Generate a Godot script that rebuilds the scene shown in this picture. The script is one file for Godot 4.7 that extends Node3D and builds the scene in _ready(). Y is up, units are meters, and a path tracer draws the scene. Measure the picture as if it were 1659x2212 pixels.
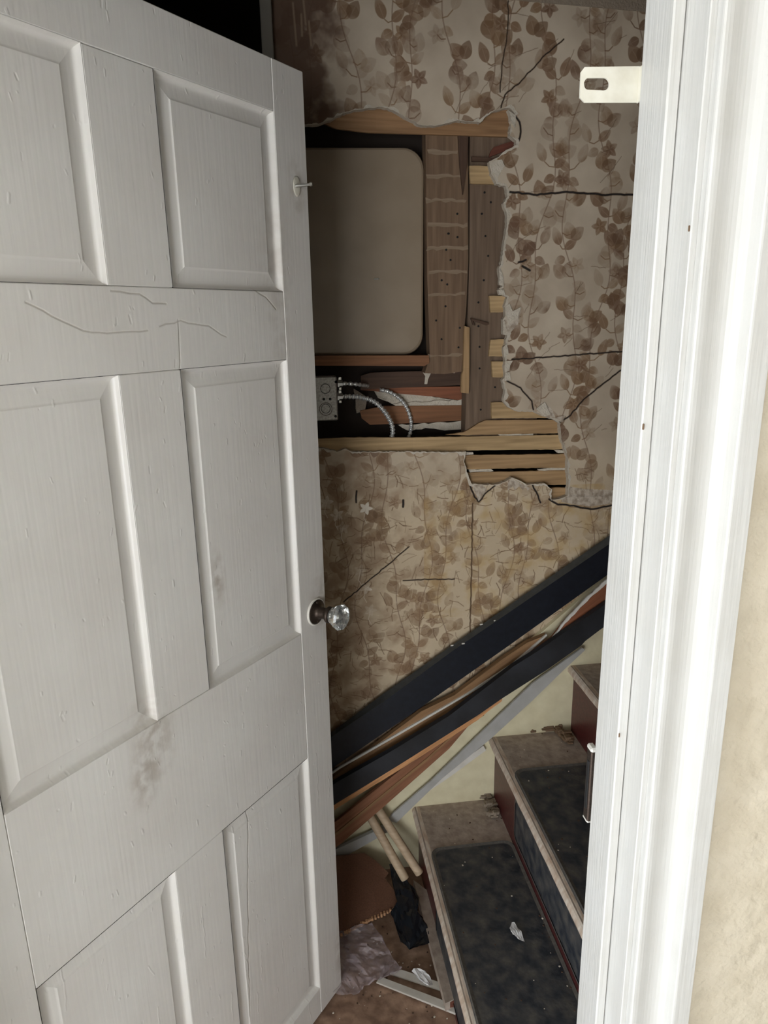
extends Node3D
# An old stairwell seen through a half-open panelled door: torn wallpaper, laths, loose boards and painted stairs.
# House frame: x runs along the stairwell wall, y up, z towards the hall. The camera stands in the hall at x = z = 0.

var rng := RandomNumberGenerator.new()
var M := {}
const WZ := -1.785          # face of the papered wall
const DOOR_W := 0.8
const WALL_W := 1.3         # metres that the wallpaper texture spans
const WALL_TOP := 2.4
const WALL_H := 2.04

# ---------------------------------------------------------------- naming
func numbered(n: String) -> String:
	var k := n
	var i := 1
	while has_node(NodePath(k)):
		k = "%s_%03d" % [n, i]
		i += 1
	return k

func tag(o: Node, label: String, category := "", group := "", kind := "") -> Node:
	o.set_meta("label", label)
	if category: o.set_meta("category", category)
	if group: o.set_meta("group", group)
	if kind: o.set_meta("kind", kind)
	return o

func thing(n: String, label: String, category: String, at := Vector3.ZERO, group := "", kind := "") -> Node3D:
	var o := Node3D.new()
	o.name = numbered(n)
	add_child(o, true)
	o.position = at
	tag(o, label, category, group, kind)
	return o

func put(st: SurfaceTool, n: String, m: Material, parent: Node = self, at := Vector3.ZERO) -> MeshInstance3D:
	var o := MeshInstance3D.new()
	o.mesh = st.commit()
	o.material_override = m
	var k := n
	var i := 1
	while parent.has_node(NodePath(k)):
		k = "%s_%03d" % [n, i]
		i += 1
	o.name = k
	o.position = at
	o.cast_shadow = GeometryInstance3D.SHADOW_CASTING_SETTING_ON
	parent.add_child(o, true)
	return o

# ---------------------------------------------------------------- mesh helpers
func ms() -> SurfaceTool:
	var st := SurfaceTool.new()
	st.begin(Mesh.PRIMITIVE_TRIANGLES)
	return st

func vx(st: SurfaceTool, p: Vector3, n: Vector3, uv: Vector2) -> void:
	st.set_normal(n)
	st.set_uv(uv)
	st.add_vertex(p)

func tri(st: SurfaceTool, a: Vector3, b: Vector3, c: Vector3, na: Vector3, nb: Vector3, nc: Vector3, ua := Vector2.ZERO, ub := Vector2.ZERO, uc := Vector2.ZERO) -> void:
	var g := (a - c).cross(a - b)
	if g.dot(na + nb + nc) < 0.0:
		vx(st, a, na, ua); vx(st, c, nc, uc); vx(st, b, nb, ub)
	else:
		vx(st, a, na, ua); vx(st, b, nb, ub); vx(st, c, nc, uc)

func wuv(p: Vector3) -> Vector2:
	return Vector2(p.x, p.y)

func quad(st: SurfaceTool, a: Vector3, b: Vector3, c: Vector3, d: Vector3, hint: Vector3) -> void:
	var n := (c - a).cross(d - b)
	if n.length_squared() < 1e-16:
		n = (b - a).cross(c - a)
	n = n.normalized()
	if n.dot(hint) < 0.0: n = -n
	tri(st, a, b, c, n, n, n, wuv(a), wuv(b), wuv(c))
	tri(st, a, c, d, n, n, n, wuv(a), wuv(c), wuv(d))

func flat3(st: SurfaceTool, a: Vector3, b: Vector3, c: Vector3, hint: Vector3) -> void:
	var n := (b - a).cross(c - a).normalized()
	if n.dot(hint) < 0.0: n = -n
	tri(st, a, b, c, n, n, n, wuv(a), wuv(b), wuv(c))

func poly(a: Array) -> PackedVector2Array:
	var r := PackedVector2Array()
	for i in range(0, a.size(), 2): r.append(Vector2(a[i], a[i + 1]))
	return r

func ccw(p: PackedVector2Array) -> PackedVector2Array:
	var s := 0.0
	for i in p.size():
		var q := p[(i + 1) % p.size()]
		s += p[i].x * q.y - q.x * p[i].y
	if s < 0.0:
		p = p.duplicate()
		p.reverse()
	return p

# polygon pulled along z; axis "y" lays the polygon on the floor (its second number is z) and pulls it up
func prism(st: SurfaceTool, pin: PackedVector2Array, z0: float, z1: float, axis := "z") -> void:
	var p := ccw(pin)
	var idx := Geometry2D.triangulate_polygon(p)
	var cap := Vector3(0, 0, 1) if axis == "z" else Vector3(0, 1, 0)
	var at := func(v: Vector2, h: float) -> Vector3:
		return Vector3(v.x, v.y, h) if axis == "z" else Vector3(v.x, h, v.y)
	if idx.is_empty(): print("no caps for an outline of ", p.size())
	for t in range(0, idx.size(), 3):
		for h in [z0, z1]:
			flat3(st, at.call(p[idx[t]], h), at.call(p[idx[t + 1]], h), at.call(p[idx[t + 2]], h), cap if h == max(z0, z1) else -cap)
	for i in p.size():
		var a := p[i]
		var b := p[(i + 1) % p.size()]
		var o := Vector2(b.y - a.y, a.x - b.x)
		if o.length() < 1e-6: continue
		var hint: Vector3 = at.call(o.normalized(), 0.0)
		quad(st, at.call(a, z0), at.call(b, z0), at.call(b, z1), at.call(a, z1), hint)

func box(st: SurfaceTool, c: Vector3, size: Vector3, b := 0.0) -> void:
	var h := size / 2.0
	b = min(b, min(h.x, min(h.y, h.z)) * 0.9)
	var axes := [Vector3.RIGHT, Vector3.UP, Vector3.BACK]
	for i in 3:
		for s in [-1.0, 1.0]:
			var n: Vector3 = axes[i] * s
			var u: Vector3 = axes[(i + 1) % 3]
			var v: Vector3 = axes[(i + 2) % 3]
			var hu: float = h[(i + 1) % 3] - b
			var hv: float = h[(i + 2) % 3] - b
			var o: Vector3 = c + n * h[i]
			quad(st, o - u * hu - v * hv, o + u * hu - v * hv, o + u * hu + v * hv, o - u * hu + v * hv, n)
			if b <= 0.0: continue
			for s2 in [-1.0, 1.0]:
				var n2: Vector3 = u * s2
				var e0: Vector3 = c + n * h[i] + n2 * hu
				var e1: Vector3 = c + n * (h[i] - b) + n2 * (hu + b)
				quad(st, e0 - v * hv, e0 + v * hv, e1 + v * hv, e1 - v * hv, n + n2)
	if b > 0.0:
		for sx in [-1.0, 1.0]:
			for sy in [-1.0, 1.0]:
				for sz in [-1.0, 1.0]:
					var k := Vector3(sx, sy, sz)
					flat3(st, c + k * Vector3(h.x, h.y - b, h.z - b), c + k * Vector3(h.x - b, h.y, h.z - b), c + k * Vector3(h.x - b, h.y - b, h.z), k)

# rings of equal length joined by quads, ends closed
func loft(st: SurfaceTool, rings: Array) -> void:
	for k in rings.size() - 1:
		var a: Array = rings[k]
		var b: Array = rings[k + 1]
		var ca := Vector3.ZERO
		for p in a: ca += p / float(a.size())
		for i in a.size():
			var j := (i + 1) % a.size()
			quad(st, a[i], a[j], b[j], b[i], (a[i] + a[j]) / 2.0 - ca)
	for e in [0, rings.size() - 1]:
		var r: Array = rings[e]
		var o: Array = rings[1 if e == 0 else rings.size() - 2]
		for i in range(1, r.size() - 1):
			flat3(st, r[0], r[i], r[i + 1], r[0] - o[0])

func lathe(st: SurfaceTool, prof: Array, segs: int, xf := Transform3D.IDENTITY, smooth := true) -> void:
	var n2 := []
	for i in prof.size():
		var d: Vector2 = prof[min(i + 1, prof.size() - 1)] - prof[max(i - 1, 0)]
		n2.append(Vector2(d.y, -d.x).normalized())
	for k in segs:
		var a0 := TAU * k / segs
		var a1 := TAU * (k + 1) / segs
		for i in prof.size() - 1:
			var c := []
			var nn := []
			for e in [[i, a0], [i, a1], [i + 1, a1], [i + 1, a0]]:
				var q: Vector2 = prof[e[0]]
				var m: Vector2 = n2[e[0]]
				var an: float = e[1]
				c.append(xf * Vector3(q.x * cos(an), q.y, q.x * sin(an)))
				nn.append((xf.basis * Vector3(m.x * cos(an), m.y, m.x * sin(an))).normalized())
			if smooth:
				tri(st, c[0], c[1], c[2], nn[0], nn[1], nn[2])
				tri(st, c[0], c[2], c[3], nn[0], nn[2], nn[3])
			else:
				quad(st, c[0], c[1], c[2], c[3], nn[0] + nn[2])

# a transform whose y axis points along dir
func along(at: Vector3, dir: Vector3) -> Transform3D:
	var y := dir.normalized()
	var x := y.cross(Vector3(0.31, 0.17, 0.93)).normalized()
	return Transform3D(Basis(x, y, x.cross(y)), at)

func tube(st: SurfaceTool, pts: Array, radii: Array, segs: int) -> void:
	var rings := []
	var prev := Vector3(0.2, 0.3, 0.9)
	for i in pts.size():
		var d: Vector3 = (pts[min(i + 1, pts.size() - 1)] - pts[max(i - 1, 0)]).normalized()
		var x := (prev - d * prev.dot(d)).normalized()
		prev = x
		var y := d.cross(x)
		var slope: float = (radii[min(i + 1, pts.size() - 1)] - radii[max(i - 1, 0)]) / maxf((pts[min(i + 1, pts.size() - 1)] - pts[max(i - 1, 0)]).length(), 1e-6)
		var ring := []
		for k in segs:
			var a := TAU * k / segs
			ring.append([pts[i] + (x * cos(a) + y * sin(a)) * radii[i], (x * cos(a) + y * sin(a) - d * slope).normalized()])
		rings.append(ring)
	for i in rings.size() - 1:
		for k in segs:
			var a = rings[i][k]
			var b = rings[i][(k + 1) % segs]
			var c = rings[i + 1][(k + 1) % segs]
			var d = rings[i + 1][k]
			tri(st, a[0], b[0], c[0], a[1], b[1], c[1])
			tri(st, a[0], c[0], d[0], a[1], c[1], d[1])
	for e in [0, rings.size() - 1]:
		var o: Vector3 = pts[e]
		var n: Vector3 = (pts[0] - pts[1]) if e == 0 else (pts[-1] - pts[-2])
		for k in segs:
			flat3(st, o, rings[e][k][0], rings[e][(k + 1) % segs][0], n)

func smooth_path(p: Array, n: int) -> Array:
	var c := Curve3D.new()
	for i in p.size():
		var t: Vector3 = (p[min(i + 1, p.size() - 1)] - p[max(i - 1, 0)]) / 6.0
		c.add_point(p[i], -t, t)
	var r := []
	var l := c.get_baked_length()
	for i in n: r.append(c.sample_baked(l * i / (n - 1.0), true))
	return r

# a thin crumpled sheet: corners in space, folded by noise, with a real thickness
func sheet(st: SurfaceTool, corners: Array, amp: float, freq: float, seed_: int, thick := 0.0015, cuts := 3, up := Vector3.UP) -> void:
	var nz := FastNoiseLite.new()
	nz.seed = seed_
	nz.frequency = freq
	nz.noise_type = FastNoiseLite.TYPE_SIMPLEX
	var flatp := PackedVector2Array()
	var x := (corners[1] - corners[0] as Vector3).normalized()
	var n := Vector3.ZERO
	for i in corners.size():
		n += (corners[i] - corners[0]).cross(corners[(i + 1) % corners.size()] - corners[0])
	n = n.normalized()
	if n.dot(up) < 0: n = -n
	var y := n.cross(x).normalized()
	for p in corners: flatp.append(Vector2((p - corners[0]).dot(x), (p - corners[0]).dot(y)))
	var idx := Geometry2D.triangulate_polygon(flatp)
	var tris := []
	for t in range(0, idx.size(), 3): tris.append([corners[idx[t]], corners[idx[t + 1]], corners[idx[t + 2]]])
	for k in cuts:
		var nt := []
		for t in tris:
			var ab: Vector3 = (t[0] + t[1]) / 2.0
			var bc: Vector3 = (t[1] + t[2]) / 2.0
			var ca: Vector3 = (t[2] + t[0]) / 2.0
			nt.append_array([[t[0], ab, ca], [ab, t[1], bc], [ca, bc, t[2]], [ab, bc, ca]])
		tris = nt
	for t in tris:
		var q := []
		for p in t: q.append(p + n * (abs(nz.get_noise_3dv(p)) * amp))
		flat3(st, q[0], q[1], q[2], n)
		flat3(st, q[0] - n * thick, q[1] - n * thick, q[2] - n * thick, -n)

# ---------------------------------------------------------------- pictures (computed grain, paper, paint)
func noise(w: int, h: int, freq: float, seed_: int, oct := 4, type := FastNoiseLite.TYPE_SIMPLEX_SMOOTH) -> Image:
	var nz := FastNoiseLite.new()
	nz.seed = seed_
	nz.frequency = freq
	nz.fractal_octaves = oct
	nz.noise_type = type
	return nz.get_image(w, h, false, false, true) if h > 1500 else nz.get_seamless_image(w, h, false, false, 0.12, true)

func tex(img: Image) -> ImageTexture:
	img.generate_mipmaps()
	return ImageTexture.create_from_image(img)

func tint(src: Image, a: Color, b: Color) -> Image:
	var s := src.get_data()
	var out := PackedByteArray()
	out.resize(s.size() * 3)
	var lut := []
	for i in 256:
		var c := a.lerp(b, i / 255.0)
		lut.append([c.r8, c.g8, c.b8])
	for i in s.size():
		var l = lut[s[i]]
		out[i * 3] = l[0]
		out[i * 3 + 1] = l[1]
		out[i * 3 + 2] = l[2]
	return Image.create_from_data(src.get_width(), src.get_height(), false, Image.FORMAT_RGB8, out)

func stretched(w: int, h: int, sw: int, sh: int, freq: float, seed_: int, oct := 4) -> Image:
	var i := noise(sw, sh, freq, seed_, oct)
	i.resize(w, h, Image.INTERPOLATE_CUBIC)
	return i

func blend(img: Image, x: int, y: int, c: Color, a: float) -> void:
	if x < 0 or y < 0 or x >= img.get_width() or y >= img.get_height(): return
	img.set_pixel(x, y, img.get_pixel(x, y).lerp(c, clampf(a, 0.0, 1.0)))

func stroke(img: Image, pts: Array, w: float, c: Color, a: float) -> void:
	for i in pts.size() - 1:
		var p: Vector2 = pts[i]
		var q: Vector2 = pts[i + 1]
		var n := int(p.distance_to(q) / max(0.5, w * 0.4)) + 1
		for k in n:
			var o := p.lerp(q, float(k) / n)
			var r := w / 2.0
			for y in range(int(o.y - r - 0.5), int(o.y + r + 1.5)):
				for x in range(int(o.x - r - 0.5), int(o.x + r + 1.5)):
					var d := Vector2(x, y).distance_to(o)
					if d < r + 0.5: blend(img, x, y, c, a * clampf(r + 0.5 - d, 0.0, 1.0))

func ragged(pts: Array, step: float, jit: float) -> Array:
	var r := []
	for i in pts.size() - 1:
		var n: int = max(1, int(pts[i].distance_to(pts[i + 1]) / step))
		for k in n:
			r.append(pts[i].lerp(pts[i + 1], float(k) / n) + (Vector2(rng.randf_range(-jit, jit), rng.randf_range(-jit, jit)) if i + k > 0 else Vector2.ZERO))
	r.append(pts[-1])
	return r

func leaf(img: Image, o: Vector2, l: float, w: float, ang: float, c: Color, a: float, wear: Image) -> void:
	var d := Vector2.from_angle(ang)
	var m := o + d * l * 0.5
	var r: float = max(l * 0.55, w) + 2
	for y in range(int(m.y - r), int(m.y + r) + 1):
		for x in range(int(m.x - r), int(m.x + r) + 1):
			if x < 0 or y < 0 or x >= img.get_width() or y >= img.get_height(): continue
			var q := Vector2(x, y) - o
			var u := q.dot(d) / l
			if u < 0.0 or u > 1.0: continue
			var v: float = abs(q.dot(Vector2(-d.y, d.x)))
			var hw: float = w * pow(sin(PI * pow(u, 0.78)), 0.7)
			if v > hw: continue
			var k: float = clampf((hw - v) * 0.7, 0.0, 1.0)
			var wr: float = clampf((wear.get_pixel(x, y).r - 0.28) * 3.0, 0.25, 1.0)
			var cc := c.lightened(0.1) if v < 1.0 or u > 0.72 - 0.2 * v / w else c
			blend(img, x, y, cc, a * k * wr)

func mm(a: Array) -> Array:      # metres on the wall to texture pixels
	var r := []
	for p in poly(a): r.append(Vector2(p.x * 1000.0, (WALL_TOP - p.y) * 1000.0))
	return r

func wall_pictures() -> Array:
	var w := 1300
	var h := 2040
	var coarse := noise(w, h, 0.006, 11, 5)
	var fine := noise(w, h, 0.05, 12, 4)
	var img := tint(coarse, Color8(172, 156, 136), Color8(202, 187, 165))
	var hi := tint(fine, Color(0.47, 0.47, 0.47), Color(0.53, 0.53, 0.53))
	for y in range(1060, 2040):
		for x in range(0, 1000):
			blend(img, x, y, Color8(214, 190, 150), 0.4 * clampf((y - 1060) / 260.0, 0.0, 1.0))  # lower paper lightened to stand in for the stronger light low down
	var leafc := Color8(108, 80, 59)
	# vines climbing the paper, with paired heart leaves, single leaves and five-petalled flowers
	for i in 18:
		var x0 := 18.0 + 76.0 * i
		var ph := i * 2.13
		var stem := []
		for k in 104:
			var y := k * 20.0
			stem.append(Vector2(x0 + 24.0 * sin(y * 0.0085 + ph) + 8.0 * sin(y * 0.027 + ph * 3.0), y))
		stroke(img, stem, 2.8, leafc.lightened(0.14), 0.42)
		var k := i % 3
		var y := 10.0 + (i * 37) % 60
		while y < 2030.0:
			var s := stem[clampi(int(y / 20.0), 0, 103)] as Vector2
			s.y = y
			var side := 1.0 if k % 2 == 0 else -1.0
			var lower := y > 1120.0
			var al := 0.58 if lower else 0.8
			var c := leafc.lerp(Color8(140, 108, 72), rng.randf() * 0.6)
			if lower: c = c.lerp(Color8(148, 118, 84), 0.4)
			var tip := s + Vector2(side * rng.randf_range(14, 26), rng.randf_range(-18, 4))
			stroke(img, [s, (s + tip) / 2.0 + Vector2(0, 5), tip], 2.2, c, al * 0.7)
			match (k + i) % 5:
				0, 3:
					var up := -PI / 2.0 + rng.randf_range(-0.5, 0.5)
					leaf(img, tip + Vector2(0, 12), 42, 16.8, up - 0.55, c, al, coarse)
					leaf(img, tip + Vector2(0, 12), 40, 15.4, up + 0.6, c.darkened(0.08), al, coarse)
				1:
					leaf(img, tip, 45, 12.6, -PI / 2.0 + side * 0.4, c, al, coarse)
					leaf(img, s, 37, 11.2, -PI / 2.0 - side * 0.9, c, al, coarse)
					leaf(img, s + Vector2(0, 20), 29, 11.2, PI / 2.0 - side * 1.1, c, al, coarse)
				2:
					for pt in 5:
						leaf(img, tip, 22, 7.7, TAU * pt / 5.0 + k, c, al, coarse)
				4:
					var up := PI / 2.0 + side * rng.randf_range(0.2, 0.9)
					leaf(img, tip - Vector2(0, 8), 45, 18.2, up, c.darkened(0.05), al, coarse)
					leaf(img, tip - Vector2(0, 8), 36, 14.0, up + side * 1.1, c, al, coarse)
			k += 1
			y += rng.randf_range(29, 43)
	# the paper is rubbed and scratched below the hole
	for n in 1300:
		var y := rng.randf_range(1180, 1900)
		var o := Vector2(rng.randf_range(0, 1000), y)
		var an := rng.randf_range(-0.5, 0.5) + (PI / 2.0 if rng.randf() < 0.5 else 0.0)
		var d := Vector2.from_angle(an) * rng.randf_range(6, 46)
		var dark := rng.randf() < 0.72
		stroke(img, [o, o + d * 0.5 + Vector2(rng.randf_range(-5, 5), rng.randf_range(-5, 5)), o + d], rng.randf_range(0.8, 2.2), Color8(104, 78, 55) if dark else Color8(205, 188, 160), rng.randf_range(0.15, 0.5))
	for n in 90:
		var o := Vector2(rng.randf_range(380, 900), rng.randf_range(120, 1100))
		var d := Vector2.from_angle(rng.randf_range(-1.2, 0.2)) * rng.randf_range(10, 60)
		stroke(img, ragged([o, o + d], 8, 1.5), 0.9, Color8(96, 74, 56), 0.5)
	# brown stains: the bare, soaked corner up by the door, and rubbing low down on the left
	var st := noise(w, h, 0.012, 21, 4)
	for y in h:
		for x in 420:
			var ny := y / 1000.0
			var nx := x / 1000.0
			var s := 0.0
			var v := st.get_pixel(x, y).r - 0.5
			if ny < 0.62: s = clampf((0.15 - nx + v * 0.12) * 16.0, 0.0, 1.0) * clampf((0.56 - ny + v * 0.12) * 9.0, 0.0, 1.0)
			if s > 0.0: blend(img, x, y, Color8(92, 68, 52), s * 0.86)
			if ny > 1.12:
				s = clampf((0.33 - nx + v * 0.7) * 2.4, 0.0, 1.0)
				if s > 0.0: blend(img, x, y, Color8(122, 91, 66), s * 0.5)
	for y in range(1240, 1600):
		for x in range(330, 1000):
			var v := st.get_pixel(x, y).r - 0.42
			if v > 0.0: blend(img, x, y, Color8(178, 145, 92), v * 1.3)
	for p in [[[0.045,2.266, 0.049,2.182]], [[0.068,2.271, 0.071,2.223]], [[0.078,2.232, 0.081,2.183]], [[0.062,2.245, 0.062,2.201]]]:
		stroke(img, mm(p[0]), 5, Color8(150, 128, 104), 0.45)
	# white flowers on the browned paper
	for p in [[0.1,1.11, 0.114,1.074, 0.176,1.124, 0.074,1.145, 0.157,0.953, 0.181,0.837, 0.17,0.902]]:
		for q in mm(p):
			for pt in 5: leaf(img, q, 19, 6, TAU * pt / 5.0 + q.x, Color8(226, 216, 198), 1.0, coarse)
			stroke(img, [q, q + Vector2(-6, 26), q + Vector2(2, 42)], 1.6, Color8(214, 202, 182), 0.6)
	# cracks in the plaster
	var black := Color8(28, 21, 17)
	for c in [
			[3.4, [0.534,1.889, 0.609,1.883, 0.69,1.889, 0.772,1.883, 0.867,1.884]],
			[2.2, [0.559,1.496, 0.649,1.499, 0.747,1.504, 0.872,1.51]],
			[1.2, [0.515,2.069, 0.523,2.095, 0.555,2.119, 0.611,2.174, 0.66,2.213]],
			[0.9, [0.526,2.285, 0.527,2.224, 0.516,2.166, 0.512,2.1]],
			[3.0, [0.55,2.052, 0.56,2.041, 0.565,2.018, 0.559,1.998]],
			[2.4, [0.688,1.328, 0.721,1.348, 0.749,1.382, 0.79,1.417, 0.863,1.469]],
			[2.2, [0.543,1.445, 0.584,1.423, 0.614,1.389, 0.62,1.365]],
			[3.6, [0.673,1.124, 0.7,1.107, 0.744,1.102, 0.791,1.089, 0.864,1.098]],
			[2.4, [0.701,1.126, 0.743,1.13, 0.782,1.126, 0.862,1.125]],
			[3.0, [0.444,1.22, 0.45,1.183, 0.463,1.149, 0.478,1.126]],
			[2.2, [0.478,1.126, 0.501,1.153, 0.523,1.169]],
			[3.0, [0.625,1.166, 0.641,1.135, 0.65,1.114]],
			[1.4, [0.272,0.917, 0.342,0.916, 0.415,0.912]],
			[1.6, [0.109,0.866, 0.152,0.901, 0.222,0.957, 0.29,1.013]],
			[2.0, [0.462,1.122, 0.462,0.976, 0.461,0.841, 0.459,0.702]],
			[4.4, [0.275,1.141, 0.274,1.121]],
			[4.0, [0.578,1.72, 0.599,1.709]],
			[3.4, [0.568,1.729, 0.588,1.735]],
			[3.0, [0.153,1.172, 0.151,1.14]]]:
		var line := ragged(mm(c[1]), 9.0, 1.3)
		stroke(img, line, c[0] + 2.5, Color8(100, 78, 58), 0.4)
		stroke(img, line, c[0], black if c[0] != 2.0 else Color8(104, 78, 54), 0.9 if c[0] != 2.0 else 0.3)
		stroke(hi, line, c[0] + 0.6, Color.BLACK, 0.9)
	# bare plaster where the paper has come away
	var bare := Color8(196, 184, 168)
	for c in [
			[[0.458,1.175, 0.488,1.171, 0.501,1.158, 0.478,1.127]],
			[[0.556,1.152, 0.557,1.175, 0.568,1.186, 0.591,1.172, 0.62,1.157, 0.611,1.15, 0.607,1.159, 0.597,1.153, 0.588,1.164, 0.577,1.154, 0.569,1.165]],
			[[0.723,1.157, 0.771,1.147, 0.861,1.14, 0.863,1.104, 0.792,1.097, 0.739,1.107, 0.707,1.114]],
			[[0.639,1.385, 0.667,1.37, 0.681,1.343, 0.708,1.349, 0.7,1.33, 0.663,1.34, 0.63,1.359]],
			[[0.536,1.623, 0.561,1.593, 0.579,1.622, 0.571,1.582, 0.545,1.553, 0.537,1.582]]]:
		var pp := PackedVector2Array(mm(c[0]))
		var lo := pp[0]
		var up := pp[0]
		for q in pp:
			lo = lo.min(q)
			up = up.max(q)
		for y in range(int(lo.y), int(up.y)):
			for x in range(int(lo.x), int(up.x)):
				if Geometry2D.is_point_in_polygon(Vector2(x, y), pp):
					var v := fine.get_pixel(clampi(x, 0, w - 1), clampi(y, 0, h - 1)).r
					blend(img, x, y, bare.lerp(Color8(134, 116, 98), clampf((v - 0.35) * 1.6, 0.0, 1.0)), 0.9)
					blend(hi, x, y, Color(v, v, v), 0.8)
	return [img, hi]

func door_pictures() -> Array:
	var w := 800
	var h := 2020
	var brush := stretched(w, h, 800, 60, 0.11, 31, 4)
	var lumps := noise(w, h, 0.018, 32, 3)
	var b := brush.get_data()
	var l := lumps.get_data()
	var out := PackedByteArray()
	out.resize(w * h)
	for i in w * h: out[i] = clampi(int(128 + (b[i] - 128) * 0.16 + (l[i] - 128) * 0.2), 0, 255)
	var hi := Image.create_from_data(w, h, false, Image.FORMAT_L8, out)
	hi.convert(Image.FORMAT_RGB8)
	var img := tint(noise(w, h, 0.004, 33, 4), Color8(218, 213, 206), Color8(226, 223, 217))
	# drips, blisters and chips under the paint
	for n in 420:
		var o := Vector2(rng.randf_range(0, w), rng.randf_range(0, h))
		var len := rng.randf_range(1, 12)
		var g := 0.9 if rng.randf() < 0.7 else 0.12
		stroke(hi, [o, o + Vector2(rng.randf_range(-3, 3), len)], rng.randf_range(1.2, 3.4), Color(g, g, g), 0.55)
	for n in 26:
		var o := Vector2(rng.randf_range(100, w), rng.randf_range(1300, h))
		stroke(hi, ragged([o, o + Vector2(rng.randf_range(-10, 10), rng.randf_range(20, 120))], 10, 2.0), 2.0, Color(0.85, 0.85, 0.85), 0.5)
	# cracks across the rails
	for c in [[[0.222,1.628, 0.255,1.613, 0.298,1.592, 0.348,1.588, 0.405,1.591], 0.35], [[0.427,1.596, 0.468,1.603, 0.525,1.594, 0.564,1.577], 0.3], [[0.348,1.644, 0.395,1.64, 0.418,1.628, 0.444,1.628], 0.4], [[0.533,0.703, 0.517,0.55, 0.503,0.394, 0.491,0.23], 0.5],
			[[0.638,1.652, 0.668,1.641, 0.693,1.62], 0.5], [[0.463,1.605, 0.457,1.53], 0.25]]:
		var p := []
		for q in poly(c[0]): p.append(Vector2(q.x * 1000.0, (2.02 - q.y) * 1000.0))
		p = ragged(p, 12.0, 1.6)
		stroke(hi, p, 2.0, Color(0.05, 0.05, 0.05), 0.8)
		stroke(img, p, 1.2, Color8(160, 152, 138), c[1])
	# grubby smears: by the panel corner, round the knob, along the lower rail
	var sm := noise(w, h, 0.03, 35, 4)
	for s in [[[0.331,0.963], 52.0, 0.5, 95.0], [[0.304,0.904], 36.0, 0.4, 60.0], [[0.796,1.031], 60.0, 0.5, 90.0], [[0.504,1.178], 22.0, 0.5, 60.0], [[0.767,1.827], 30.0, 0.45, 60.0], [[0.8,0.107], 26.0, 0.5, 110.0], [[0.702,1.673], 50.0, 0.2, 250.0]]:
		var o := Vector2(s[0][0] * 1000.0, (2.02 - s[0][1]) * 1000.0)
		for y in range(int(o.y - s[3]), int(o.y + s[3])):
			for x in range(int(o.x - s[1]), int(o.x + s[1])):
				if x < 0 or y < 0 or x >= w or y >= h: continue
				var d := Vector2((x - o.x) / s[1], (y - o.y) / s[3]).length()
				if d < 1.0: blend(img, x, y, Color8(140, 126, 110), s[2] * (1.0 - d) * clampf((sm.get_pixel(x, y).r - 0.3) * 2.2, 0.0, 1.0))
	return [img, hi]

func mat(c: Color, rough := 0.6, metal := 0.0) -> StandardMaterial3D:
	var m := StandardMaterial3D.new()
	m.albedo_color = c
	m.roughness = rough
	m.metallic = metal
	return m

func mapped(c: Color, rough: float, t: Texture2D, scale: Vector3, bump: Texture2D = null, depth := 0.1, world := false) -> StandardMaterial3D:
	var m := mat(c, rough)
	m.albedo_texture = t
	m.uv1_triplanar = true
	m.uv1_world_triplanar = world
	m.uv1_scale = scale
	if bump:
		m.heightmap_enabled = true
		m.heightmap_texture = bump
		m.heightmap_scale = depth
	return m

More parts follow.
